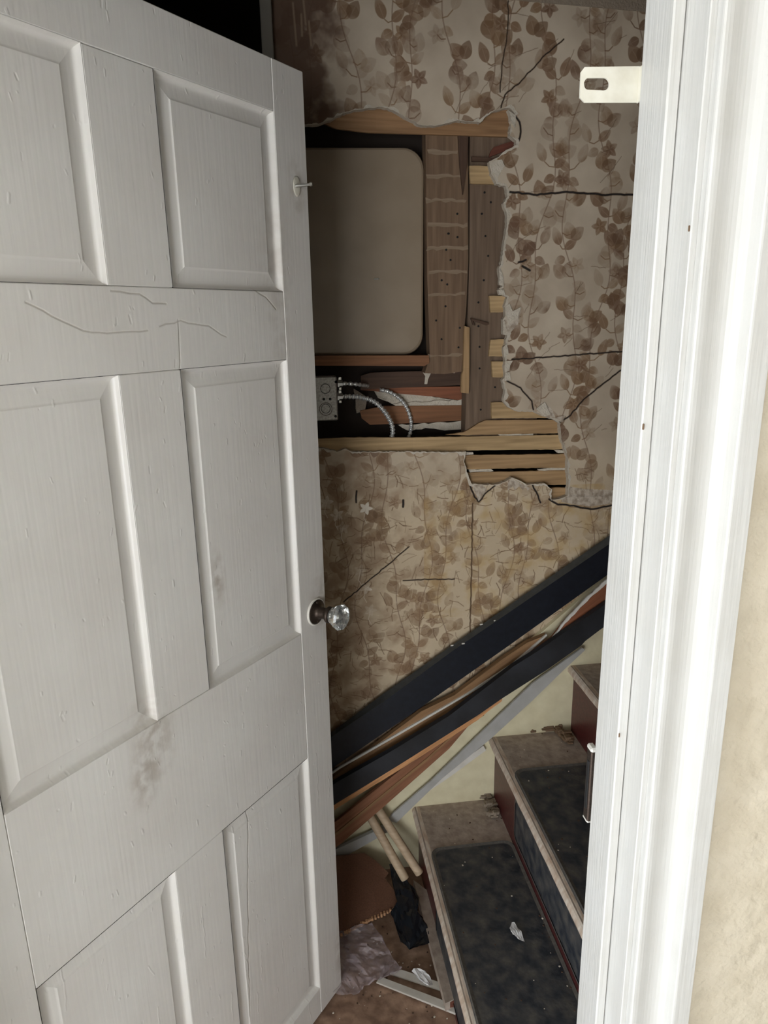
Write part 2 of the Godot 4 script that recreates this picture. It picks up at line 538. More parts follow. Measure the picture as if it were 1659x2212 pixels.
func materials() -> void:
	var grain := stretched(512, 512, 24, 512, 0.06, 41, 5)
	var speck := noise(512, 512, 0.03, 42, 5)
	var blot := noise(512, 512, 0.008, 43, 5)
	var tg := tex(tint(grain, Color(0.76, 0.74, 0.71), Color(1, 1, 1)))
	var tf := tex(tint(noise(256, 256, 0.02, 54, 4), Color(0.93, 0.92, 0.9), Color.WHITE))
	var tgh := tex(tint(grain, Color.BLACK, Color.WHITE))
	var ts := tex(tint(speck, Color(0.72, 0.71, 0.7), Color(1, 1, 1)))
	var tsh := tex(tint(speck, Color.BLACK, Color.WHITE))
	var tb := tex(tint(blot, Color(0.6, 0.58, 0.55), Color(1, 1, 1)))
	var g3 := Vector3(2.2, 2.2, 2.2)
	for w in [["lath", Color8(184, 150, 108)], ["lath_pale", Color8(196, 166, 122)], ["stud", Color8(132, 106, 82)], ["stud_grey", Color8(124, 103, 84)], ["orange", Color8(146, 100, 66)], ["dark_wood", Color8(86, 62, 46)], ["red_wood", Color8(150, 92, 62)],
			["tan", Color8(164, 126, 88)], ["brown", Color8(158, 108, 78)], ["raw", Color8(222, 164, 112)], ["ruddy", Color8(112, 62, 45)]]:
		M[w[0]] = mapped(w[1], 0.75, tg, g3, tgh, 0.05)
	var grime := tex(tint(noise(512, 512, 0.012, 44, 6), Color8(36, 42, 52), Color8(106, 101, 94)))
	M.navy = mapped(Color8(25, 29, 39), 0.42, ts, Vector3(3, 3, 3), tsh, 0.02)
	M.navy_sheen = mapped(Color8(74, 78, 80), 0.4, ts, Vector3(3, 3, 3), tsh, 0.02)  # paler copy of the navy: sheen of the top edge put into colour
	M.navy_worn = mapped(Color8(46, 47, 52), 0.55, tb, Vector3(2, 2, 2), tsh, 0.03)
	M.white_trim = mapped(Color8(222, 218, 210), 0.4, tf, Vector3(4, 4, 4), tsh, 0.02)
	M.grey_trim = mapped(Color8(178, 177, 174), 0.45, tf, Vector3(4, 4, 4), tsh, 0.01)
	M.cream = mapped(Color8(226, 217, 184), 0.5, tf, Vector3(3, 3, 3), tsh, 0.03)
	M.maroon = mapped(Color8(96, 42, 42), 0.35, ts, Vector3(4, 4, 4), tsh, 0.02)
	M.tread = mapped(Color8(198, 184, 170), 0.8, tex(tint(noise(512, 512, 0.02, 45, 5), Color(0.8, 0.77, 0.75), Color(1, 1, 1))), Vector3(3, 3, 3), tsh, 0.08)
	M.nosing = mapped(Color.WHITE, 0.5, tex(tint(stretched(256, 512, 256, 60, 0.05, 46, 4), Color8(182, 150, 124), Color8(246, 240, 228))), Vector3(4, 4, 4), tsh, 0.05)
	M.rubber = mapped(Color.WHITE, 0.5, grime, Vector3(3.3, 3.3, 3.3), tsh, 0.06)
	M.rubber_edge = mapped(Color8(112, 108, 102), 0.6, ts, Vector3(6, 6, 6), tsh, 0.03)
	M.floor = mapped(Color8(186, 154, 130), 0.7, tex(tint(noise(512, 512, 0.02, 47, 5), Color(0.62, 0.58, 0.56), Color(1, 1, 1))), Vector3(2, 2, 2), tsh, 0.08)
	M.plaster = mapped(Color8(206, 196, 180), 0.9, tf, Vector3(9, 9, 9), tsh, 0.15)
	M.grey_plaster = mapped(Color8(150, 136, 120), 0.9, tf, Vector3(9, 9, 9), tsh, 0.15)
	M.streak = mapped(Color8(152, 132, 110), 0.9, tg, g3)
	M.enamel = mapped(Color8(148, 131, 110), 0.42, tf, Vector3(1.5, 1.5, 1.5))
	M.cavity = mat(Color8(46, 36, 29), 0.95)  # dark colour stands in for the deep shade inside the hole
	M.corner = mat(Color8(128, 122, 112), 0.8)
	M.void = mat(Color8(52, 44, 38), 0.95)  # darkened so the unlit recess reads black: its shade is in the colour
	M.galv = mapped(Color8(190, 188, 182), 0.42, ts, Vector3(9, 9, 9))
	M.galv.metallic = 0.45
	M.flex = mat(Color8(214, 213, 208), 0.3, 0.55)
	M.steel = mat(Color8(186, 184, 178), 0.3, 0.9)
	M.bronze = mapped(Color8(82, 70, 62), 0.42, ts, Vector3(20, 20, 20), tsh, 0.02)
	M.bronze.metallic = 0.75
	M.black = mat(Color8(14, 13, 12), 0.8)
	M.plastic = mat(Color8(30, 33, 38), 0.32)
	M.card = mapped(Color8(118, 80, 58), 0.8, tex(stretched(256, 256, 256, 4, 0.2, 48, 1)), Vector3(14, 14, 14))
	M.card.albedo_texture = ts
	M.card_edge = mat(Color8(186, 142, 104), 0.85)
	M.dowel = mapped(Color8(214, 190, 160), 0.6, tg, g3)
	M.zinc = mapped(Color8(226, 222, 208), 0.38, tf, Vector3(8, 8, 8))
	M.paper = mat(Color8(232, 230, 230), 0.8)
	M.film = mat(Color(0.86, 0.8, 0.82, 0.2), 0.18)
	M.film.transparency = BaseMaterial3D.TRANSPARENCY_ALPHA
	M.glass = mat(Color(0.96, 0.97, 0.96, 1.0), 0.03)
	M.glass.refraction_enabled = true
	M.glass.refraction_scale = 0.05
	M.glass.transparency = BaseMaterial3D.TRANSPARENCY_ALPHA
	M.glass.albedo_color.a = 0.12
	var d := door_pictures()
	M.door = mat(Color.WHITE, 0.36)
	M.door.albedo_texture = tex(d[0])
	M.door.heightmap_enabled = true
	M.door.heightmap_texture = tex(d[1])
	M.door.heightmap_scale = 0.12
	var wp := wall_pictures()
	M.paper_wall = mat(Color.WHITE, 0.78)
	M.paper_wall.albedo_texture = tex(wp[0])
	M.paper_wall.heightmap_enabled = true
	M.paper_wall.heightmap_texture = tex(wp[1])
	M.paper_wall.heightmap_scale = 0.3
	var brush := stretched(512, 512, 512, 40, 0.09, 51, 4)
	M.frame = mapped(Color8(205, 203, 198), 0.36, tex(tint(noise(256, 256, 0.02, 52, 4), Color(0.965, 0.96, 0.95), Color.WHITE)), Vector3(4, 2, 4), tex(tint(brush, Color.BLACK, Color.WHITE)), 0.03, true)
	var trowel := noise(1024, 1024, 0.012, 53, 5)
	M.cream_wall = mapped(Color8(214, 203, 182), 0.6, tf, Vector3(2, 2, 2), tex(tint(trowel, Color.BLACK, Color.WHITE)), 0.35, true)
	M.hall = mat(Color8(206, 202, 194), 0.8)
	M.hall_floor = mapped(Color8(184, 184, 186), 0.5, tg, Vector3(1, 1, 1))
	M.window_glass = mat(Color(1, 1, 1, 0.06), 0.02)
	M.window_glass.transparency = BaseMaterial3D.TRANSPARENCY_ALPHA

# ---------------------------------------------------------------- light and camera
func stage() -> void:
	var cam := Camera3D.new()
	cam.name = "camera"
	add_child(cam)
	cam.fov = 71.5825
	cam.near = 0.02
	cam.transform = Transform3D(Basis(Vector3(0.991441, -0.018021, 0.129304), Vector3(0.051157, 0.964848, -0.257781), Vector3(-0.120113, 0.262189, 0.957512)), Vector3(0, 1.6, 0))
	cam.current = true
	var we := WorldEnvironment.new()
	we.name = "world_environment"
	var e := Environment.new()
	e.background_mode = Environment.BG_SKY
	e.sky = Sky.new()
	var sm := ProceduralSkyMaterial.new()
	sm.sky_top_color = Color(0.5, 0.66, 0.95)
	sm.sky_horizon_color = Color(0.85, 0.9, 0.97)
	sm.ground_bottom_color = Color(0.35, 0.33, 0.3)
	sm.ground_horizon_color = Color(0.6, 0.6, 0.58)
	e.sky.sky_material = sm
	e.background_energy_multiplier = 1.0
	e.tonemap_mode = Environment.TONE_MAPPER_LINEAR
	e.tonemap_exposure = 0.69
	e.sdfgi_enabled = true
	e.ssao_enabled = true
	e.ssil_enabled = true
	we.environment = e
	add_child(we)
	# sun through the side window on to the hall floor, and daylight just inside the two panes
	var sun := DirectionalLight3D.new()
	sun.name = "sun"
	sun.light_energy = 27.0
	sun.light_color = Color(1.0, 0.99, 0.98)
	sun.shadow_enabled = true
	sun.rotation_degrees = Vector3(-46, -104, 0)
	add_child(sun)
	daylight("daylight_side", Vector3(-1.97, 1.0, 0.3), Vector3(0, -90, 0), Vector2(1.5, 1.3), 6.6, Color(0.9, 0.95, 1.0))
	daylight("daylight_back", Vector3(-1.25, 0.9, 2.37), Vector3(0, 0, 0), Vector2(1.3, 1.6), 10.4, Color(0.96, 0.98, 1.0))

func daylight(n: String, at: Vector3, turn: Vector3, size: Vector2, energy: float, c: Color) -> void:
	var l := AreaLight3D.new()
	l.name = n
	l.area_size = size
	l.light_energy = energy
	l.light_color = c
	l.shadow_enabled = true
	l.area_range = 12.0
	l.position = at
	l.rotation_degrees = turn
	add_child(l)

# ---------------------------------------------------------------- the room shell
func structure(n: String, label: String, cat: String, m: Material, boxes: Array) -> MeshInstance3D:
	var st := ms()
	for b in boxes: box(st, (b[0] + b[1]) / 2.0, (b[1] - b[0]).abs(), 0.0)
	var o := put(st, n, m)
	tag(o, label, cat, "", "structure")
	return o

func shell() -> void:
	structure("wall_front", "cream trowelled plaster wall at the right edge, beside the white door casing", "wall", M.cream_wall, [
		[Vector3(0.386, 0, -0.745), Vector3(1.7, 2.5, -0.628)], [Vector3(-2.1, 0, -0.745), Vector3(-0.49, 2.5, -0.628)], [Vector3(-0.49, 2.06, -0.745), Vector3(0.386, 2.5, -0.628)],
		[Vector3(-2.1, 2.5, -0.745), Vector3(3.1, 3.2, -0.628)], [Vector3(1.7, 0, -0.745), Vector3(3.1, 2.5, -0.628)]])
	structure("floor", "brown dusty floor at the foot of the stairs", "floor", M.floor, [[Vector3(-2.1, -0.1, -3.0), Vector3(3.1, 0, -0.628)]])
	structure("floor_hall", "wooden floor of the hall in front of the door", "floor", M.hall_floor, [[Vector3(-2.1, -0.1, -0.628), Vector3(1.7, 0, 2.5)]])
	structure("ceiling_hall", "plain ceiling of the hall in front of the door", "ceiling", M.hall, [[Vector3(-2.1, 2.5, -0.628), Vector3(1.7, 2.6, 2.5)]])
	structure("ceiling", "dark ceiling high over the stairs", "ceiling", M.hall, [[Vector3(-2.1, 3.2, -3.0), Vector3(3.1, 3.3, -0.628)]])
	structure("wall_right", "end wall of the stairwell behind the right jamb", "wall", M.hall, [[Vector3(3.0, 0, -3.0), Vector3(3.1, 3.2, -0.745)]])
	structure("wall_left", "wall of the unlit recess seen above the door top, its shade put into a dark colour", "wall", M.void, [[Vector3(-2.2, 0, -3.0), Vector3(-2.1, 3.2, -0.745)], [Vector3(-2.1, 0, -3.1), Vector3(3.1, 3.2, -3.0)]])
	structure("wall_hall_right", "plain cream wall of the hall to the right of the door", "wall", M.hall, [[Vector3(1.6, 0, -0.628), Vector3(1.7, 2.5, 2.5)]])
	structure("wall_hall_left", "plain cream hall wall around the side window", "wall", M.hall, [
		[Vector3(-2.1, 0, -0.628), Vector3(-2.0, 2.5, -0.45)], [Vector3(-2.1, 0, 1.05), Vector3(-2.0, 2.5, 2.5)], [Vector3(-2.1, 0, -0.45), Vector3(-2.0, 0.35, 1.05)], [Vector3(-2.1, 1.65, -0.45), Vector3(-2.0, 2.5, 1.05)]])
	structure("wall_hall_back", "plain cream hall wall around the back window", "wall", M.hall, [
		[Vector3(-2.1, 0, 2.4), Vector3(-1.9, 2.5, 2.5)], [Vector3(-0.6, 0, 2.4), Vector3(1.7, 2.5, 2.5)], [Vector3(-1.9, 0, 2.4), Vector3(-0.6, 0.1, 2.5)], [Vector3(-1.9, 1.7, 2.4), Vector3(-0.6, 2.5, 2.5)]])
	var st := ms()
	box(st, Vector3(-2.06, 1.0, 0.3), Vector3(0.006, 1.3, 1.5))
	tag(put(st, "window_1", M.window_glass), "window pane in the hall's left wall", "window", "", "structure")
	st = ms()
	box(st, Vector3(-1.25, 0.9, 2.46), Vector3(1.3, 1.6, 0.006))
	tag(put(st, "window_2", M.window_glass), "window pane in the hall's back wall", "window", "", "structure")

# white jamb, stop and moulded casing; sx = -1 mirrors it about the middle of the opening
func door_frame(sx: float, mid: float, label: String, n: String) -> Node3D:
	var t := thing(n, label, "door frame", Vector3.ZERO, "", "structure")
	var g := func(a: Array) -> PackedVector2Array:
		var r := PackedVector2Array()
		for p in poly(a): r.append(Vector2(mid + (p.x - mid) * sx, p.y))
		return r
	var st := ms()
	prism(st, g.call([0.356, -0.745, 0.386, -0.745, 0.386, -0.628, 0.357, -0.628, 0.356, -0.629]), 0.0, 2.09, "y")
	put(st, "jamb", M.frame, t)
	st = ms()
	prism(st, g.call([0.3445, -0.72, 0.3545, -0.721, 0.3545, -0.6665, 0.3455, -0.6665, 0.344, -0.668, 0.344, -0.7195]), 0.0, 2.05, "y")
	put(st, "door_stop", M.frame, t)
	st = ms()
	var cp := [0.362, -0.6275, 0.362, -0.6195, 0.3625, -0.6178, 0.364, -0.6165, 0.3665, -0.6162, 0.370, -0.6165, 0.3735, -0.6175, 0.377, -0.6188, 0.381, -0.620, 0.385, -0.6206, 0.389, -0.6205, 0.393, -0.6196,
		0.3965, -0.618, 0.3995, -0.6155, 0.4018, -0.612, 0.4035, -0.606, 0.4045, -0.602, 0.4056, -0.6005, 0.407, -0.600, 0.4255, -0.600, 0.427, -0.602, 0.427, -0.6275]
	prism(st, g.call(cp), 0.0, 2.12, "y")
	put(st, "casing", M.frame, t)
	return t

func frames() -> void:
	var mid := -0.052
	var t := door_frame(1.0, mid, "white painted door jamb and moulded casing on the right, with a crack down its edge", "trim_1")
	# worn strike plate let into the back corner of the jamb
	var st := ms()
	box(st, Vector3(0.3525, 1.022, -0.7455), Vector3(0.008, 0.105, 0.014), 0.0015)
	var s := put(st, "strike_plate", M.bronze, t)
	s.set_meta("label", "dark iron strike plate edged with white paint")
	st = ms()
	box(st, Vector3(0.3485, 1.022, -0.7455), Vector3(0.002, 0.07, 0.006), 0.0008)
	put(st, "latch_slot", M.black, s)
	st = ms()
	for e in [[1.0745, 0.007], [0.9705, 0.005]]:
		st = ms()
		box(st, Vector3(0.3522, e[0], -0.7455), Vector3(0.0088, e[1], 0.0148), 0.002)
		put(st, "paint_crust", M.white_trim, s)
	for q in [[Vector3(0.345,1.492,-0.665), Vector3(0.0022, 0.006, 0.001)], [Vector3(0.349,1.671,-0.619), Vector3(0.0018, 0.005, 0.001)], [Vector3(0.345,1.144,-0.665), Vector3(0.0018, 0.005, 0.001)]]:
		st = ms()
		box(st, q[0], q[1], 0.0004)
		put(st, "paint_chip", M.stud, t)
	door_frame(-1.0, mid, "white painted door jamb and casing on the hinge side", "trim_2")
	var h := thing("trim_3", "white painted head of the door frame", "door frame", Vector3.ZERO, "", "structure")
	st = ms()
	box(st, Vector3(mid, 2.047, -0.6865), Vector3(0.816, 0.03, 0.117), 0.002)
	put(st, "jamb", M.frame, h)
	st = ms()
	box(st, Vector3(mid, 2.09, -0.616), Vector3(0.958, 0.065, 0.024), 0.004)
	put(st, "casing", M.frame, h)
	# slotted zinc strap that sticks out of the jamb
	var b := thing("slotted_bracket", "pale metal strap with an oval slot sticking out of the right jamb near the top", "bracket", Vector3(0.356, 1.818, -0.747))
	st = ms()
	var lo := PackedVector2Array()
	var up := PackedVector2Array()
	# outline split along the middle of the slot
	up.append_array(PackedVector2Array([Vector2(-0.0615, 0), Vector2(-0.0615, 0.010), Vector2(-0.058, 0.0145), Vector2(0.0, 0.0165), Vector2(0.0, 0)]))
	var slot := []
	for k in 9:
		var a := PI * k / 8.0
		slot.append(Vector2(-0.045 + (0.0075 if k <= 4 else -0.0075) + 0.0055 * cos(a), 0.0055 * sin(a)))
	for q in slot: up.append(q)
	lo.append_array(PackedVector2Array([Vector2(0.0, 0), Vector2(0.0, -0.0155), Vector2(-0.056, -0.0165), Vector2(-0.0615, -0.012), Vector2(-0.0615, 0)]))
	for k in 9:
		var q: Vector2 = slot[8 - k]
		lo.append(Vector2(q.x, -q.y))
	prism(st, up, -0.001, 0.001)
	prism(st, lo, -0.001, 0.001)
	put(st, "strap", M.zinc, b)
	st = ms()
	box(st, Vector3(-0.001, 0.0, 0.012), Vector3(0.002, 0.032, 0.026), 0.0005)
	put(st, "flange", M.zinc, b)

# ---------------------------------------------------------------- the door
func duv(st: SurfaceTool, a: Vector3, b: Vector3, c: Vector3, n: Vector3) -> void:
	var u := func(p: Vector3) -> Vector2: return Vector2(p.x / 0.8, 1.0 - p.y / 2.02)
	tri(st, a, b, c, n, n, n, u.call(a), u.call(b), u.call(c))

func door_uv(st: SurfaceTool) -> SurfaceTool:     # planar coordinates over the whole door, for a mesh made in door axes
	var md := MeshDataTool.new()
	md.create_from_surface(st.commit(), 0)
	for i in md.get_vertex_count():
		var p := md.get_vertex(i)
		md.set_vertex_uv(i, Vector2(p.x / 0.8, 1.0 - p.y / 2.02))
	var am := ArrayMesh.new()
	md.commit_to_surface(am)
	var r := SurfaceTool.new()
	r.create_from(am, 0)
	return r

func moulding(x0: float, x1: float, y0: float, y1: float, front: float) -> SurfaceTool:
	var st := ms()
	# inward distance and depth below the face: the rounded sticking, then the bevel that rises to the panel's field
	var prof := [Vector2(0, 0.0), Vector2(0.0008, 0.0012), Vector2(0.0022, 0.0052), Vector2(0.0042, 0.0082), Vector2(0.0066, 0.0096), Vector2(0.0090, 0.0098), Vector2(0.0130, 0.0094), Vector2(0.0200, 0.0080), Vector2(0.0270, 0.0066), Vector2(0.0292, 0.0061), Vector2(0.0302, 0.0050), Vector2(0.0312, 0.0048)]
	var nrm := []
	for i in prof.size():
		var d: Vector2 = prof[min(i + 1, prof.size() - 1)] - prof[max(i - 1, 0)]
		nrm.append(Vector2(d.y, d.x).normalized())
	var c := [Vector2(x0, y0), Vector2(x1, y0), Vector2(x1, y1), Vector2(x0, y1)]
	var ins := [Vector2(1, 1), Vector2(-1, 1), Vector2(-1, -1), Vector2(1, -1)]
	var side := [Vector2(0, 1), Vector2(-1, 0), Vector2(0, -1), Vector2(1, 0)]
	for s in 4:
		var a := s
		var b := (s + 1) % 4
		for i in prof.size() - 1:
			var v := []
			var nn := []
			for e in [[a, i], [b, i], [b, i + 1], [a, i + 1]]:
				var q: Vector2 = c[e[0]] + ins[e[0]] * prof[e[1]].x
				v.append(Vector3(q.x, q.y, front - prof[e[1]].y))
				var m: Vector2 = nrm[e[1]]
				nn.append(Vector3(side[s].x * m.x, side[s].y * m.x, m.y))
			tri(st, v[0], v[1], v[2], nn[0], nn[1], nn[2])
			tri(st, v[0], v[2], v[3], nn[0], nn[2], nn[3])
	return door_uv(st)

func door() -> void:
	var t := thing("door_1", "grey-white painted six-panel door standing half open into the stairwell", "door", Vector3(-0.45289, 0.0, -0.77139), "", "structure")
	t.rotation_degrees.y = 51.3
	var T := 0.035
	var piece := func(n: String, x0: float, x1: float, y0: float, y1: float, z: float) -> void:
		var st := ms()
		box(st, Vector3((x0 + x1) / 2.0, (y0 + y1) / 2.0, z - T / 2.0), Vector3(x1 - x0, y1 - y0, T), 0.0012)
		put(door_uv(st), n, M.door, t)
	piece.call("stile", 0.0, 0.0895, 0.01, 2.017, 0.0)
	piece.call("stile", 0.7155, 0.8, 0.01, 2.017, 0.0)
	piece.call("rail", 0.09, 0.715, 1.938, 2.017, -0.0004)
	piece.call("rail", 0.09, 0.715, 1.532, 1.65, -0.0004)
	piece.call("rail", 0.09, 0.715, 0.704, 0.990, -0.0004)
	piece.call("rail", 0.09, 0.715, 0.01, 0.085, -0.0004)
	for r in [[1.6505, 1.9375], [0.9905, 1.5315], [0.0855, 0.7035]]:
		piece.call("mullion", 0.3455, 0.4595, r[0], r[1], -0.0006)
		for x in [[0.09, 0.345], [0.46, 0.715]]:
			put(moulding(x[0], x[1], r[0], r[1], -0.0006), "panel_moulding", M.door, t)
			var st := ms()
			box(st, Vector3((x[0] + x[1]) / 2.0, (r[0] + r[1]) / 2.0, -0.0145), Vector3(x[1] - x[0] - 0.0616, r[1] - r[0] - 0.0616, 0.018), 0.0)
			put(door_uv(st), "panel", M.door, t)
	# knob: dished rose, turned shank and a pressed-glass knob
	var k := Node3D.new()
	k.name = "door_knob"
	k.position = Vector3(0.7655, 1.020, 0.0)
	k.rotation_degrees.x = 90
	t.add_child(k, true)
	var st := ms()
	lathe(st, [Vector2(0.029, 0.0), Vector2(0.029, 0.0025), Vector2(0.0275, 0.004), Vector2(0.0262, 0.0036)], 40)
	var rim := put(st, "rose_rim", M.white_trim, k)
	rim.set_meta("label", "rim of the rose crusted with white paint")
	st = ms()
	lathe(st, [Vector2(0.0264, 0.0), Vector2(0.0264, 0.0034), Vector2(0.0225, 0.0052), Vector2(0.0170, 0.0072), Vector2(0.0135, 0.0105), Vector2(0.0122, 0.0150), Vector2(0.0118, 0.0210), Vector2(0.0105, 0.0240), Vector2(0.0104, 0.0290),
		Vector2(0.0150, 0.0300), Vector2(0.0172, 0.0325), Vector2(0.0172, 0.0365), Vector2(0.0150, 0.0390), Vector2(0.011, 0.0395)], 40)
	put(st, "rose_and_shank", M.bronze, k)
	st = ms()
	for s in [Vector3(0.0, 0.003, -0.021), Vector3(0.0, 0.003, 0.021)]: lathe(st, [Vector2(0.003, 0.0), Vector2(0.0028, 0.0032), Vector2(0.0, 0.0038)], 10, Transform3D(Basis.IDENTITY, s))
	put(st, "screw", M.bronze, k)
	st = ms()
	lathe(st, [Vector2(0.0, 0.0380), Vector2(0.0130, 0.0382), Vector2(0.0165, 0.0420), Vector2(0.0205, 0.0500), Vector2(0.0255, 0.0580), Vector2(0.0272, 0.0630), Vector2(0.0250, 0.0680), Vector2(0.0150, 0.0705), Vector2(0.0, 0.0712)], 12, Transform3D.IDENTITY, false)
	var gk := put(st, "glass_knob", M.glass, k)
	gk.set_meta("label", "clear faceted glass knob")
	st = ms()
	lathe(st, [Vector2(0.0, 0.0384), Vector2(0.006, 0.0386), Vector2(0.0072, 0.047), Vector2(0.0045, 0.053), Vector2(0.0, 0.054)], 12)
	put(st, "knob_core", M.steel, k)
	# small turn latch high on the lock stile
	var l := Node3D.new()
	l.name = "turn_latch"
	l.position = Vector3(0.7665, 1.829, 0.0)
	t.add_child(l, true)
	st = ms()
	lathe(st, [Vector2(0.0, 0.0), Vector2(0.0135, 0.0), Vector2(0.0135, 0.0014), Vector2(0.0115, 0.0026), Vector2(0.0, 0.003)], 24, Transform3D(Basis(Vector3.RIGHT, PI / 2.0).scaled_local(Vector3(0.72, 1, 1.25)), Vector3.ZERO))
	put(st, "escutcheon", M.zinc, l)
	st = ms()
	tube(st, [Vector3(-0.004, 0.0, 0.002), Vector3(0.0, 0.0, 0.02), Vector3(0.0, 0.0, 0.03)], [0.0032, 0.0026, 0.0022], 10)
	box(st, Vector3(0.0, 0.0, 0.032), Vector3(0.005, 0.006, 0.006), 0.0012)
	put(st, "pin", M.steel, l)
	st = ms()
	box(st, Vector3(0.0, 0.0, 0.0028), Vector3(0.012, 0.003, 0.0012), 0.0003)
	put(st, "slit", M.black, l)

# ---------------------------------------------------------------- the torn wall
func wall_uv(st: SurfaceTool) -> SurfaceTool:
	var md := MeshDataTool.new()
	md.create_from_surface(st.commit(), 0)
	for i in md.get_vertex_count():
		var p := md.get_vertex(i)
		md.set_vertex_uv(i, Vector2(p.x / WALL_W, (WALL_TOP - p.y) / WALL_H))
	var am := ArrayMesh.new()
	md.commit_to_surface(am)
	var r := SurfaceTool.new()
	r.create_from(am, 0)
	return r

# a flat board from an outline on the wall; its own x axis runs along the grain
func board(parent: Node, n: String, out: Array, z0: float, z1: float, m: Material, deg := 0.0, rough := 0.0) -> MeshInstance3D:
	var p := poly(out)
	var c := Vector2.ZERO
	for q in p: c += q / p.size()
	var l := PackedVector2Array()
	for i in p.size():
		var q := (p[i] - c).rotated(deg_to_rad(-deg))
		if rough > 0.0:
			var q2 := (p[(i + 1) % p.size()] - c).rotated(deg_to_rad(-deg))
			var k: int = max(1, int(q.distance_to(q2) / 0.012))
			for j in k: l.append(q.lerp(q2, float(j) / k) + Vector2(rng.randf_range(-rough, rough), rng.randf_range(-rough, rough)) * 0.5)
		else: l.append(q)
	var st := ms()
	prism(st, l, 0.0, z1 - z0)
	var o := put(st, n, m, parent, Vector3(c.x, c.y, z0))
	o.rotation_degrees.z = deg
	return o

func hole() -> Array:
	return poly([0,2.027, 0.064,2.027, 0.091,2.028, 0.123,2.04, 0.146,2.051, 0.176,2.059, 0.194,2.061, 0.238,2.067, 0.262,2.06, 0.285,2.048, 0.306,2.039, 0.321,2.03, 0.356,2.029, 0.384,2.034, 0.414,2.041, 0.466,2.037, 0.49,2.059, 0.508,2.064, 0.536,2.07, 0.549,2.056, 0.54,2.032, 0.538,2.01, 0.554,2, 0.556,1.989, 0.53,1.978, 0.508,1.961, 0.49,1.953, 0.496,1.928, 0.509,1.906, 0.532,1.9, 0.537,1.877, 0.527,1.863, 0.536,1.84, 0.537,1.814, 0.535,1.799, 0.53,1.773, 0.528,1.743, 0.524,1.723, 0.519,1.714, 0.522,1.696, 0.529,1.672, 0.521,1.667, 0.535,1.651, 0.542,1.647, 0.537,1.625, 0.539,1.601, 0.533,1.593, 0.535,1.558, 0.546,1.555, 0.541,1.537, 0.536,1.518, 0.541,1.495, 0.54,1.473, 0.543,1.452, 0.536,1.445, 0.543,1.418, 0.54,1.39, 0.549,1.378, 0.574,1.364, 0.62,1.361, 0.638,1.352, 0.675,1.338, 0.694,1.328, 0.694,1.31, 0.699,1.286, 0.71,1.261, 0.721,1.234, 0.721,1.204, 0.726,1.17, 0.725,1.13, 0.702,1.121, 0.678,1.12, 0.678,1.15, 0.66,1.167, 0.638,1.166, 0.61,1.166, 0.578,1.183, 0.567,1.187, 0.554,1.178, 0.524,1.17, 0.485,1.172, 0.456,1.176, 0.446,1.204, 0.436,1.237, 0.441,1.262, 0.385,1.263, 0.315,1.267, 0.146,1.274, 0.128,1.281, 0.105,1.276, 0.073,1.286, -0.042,1.292])

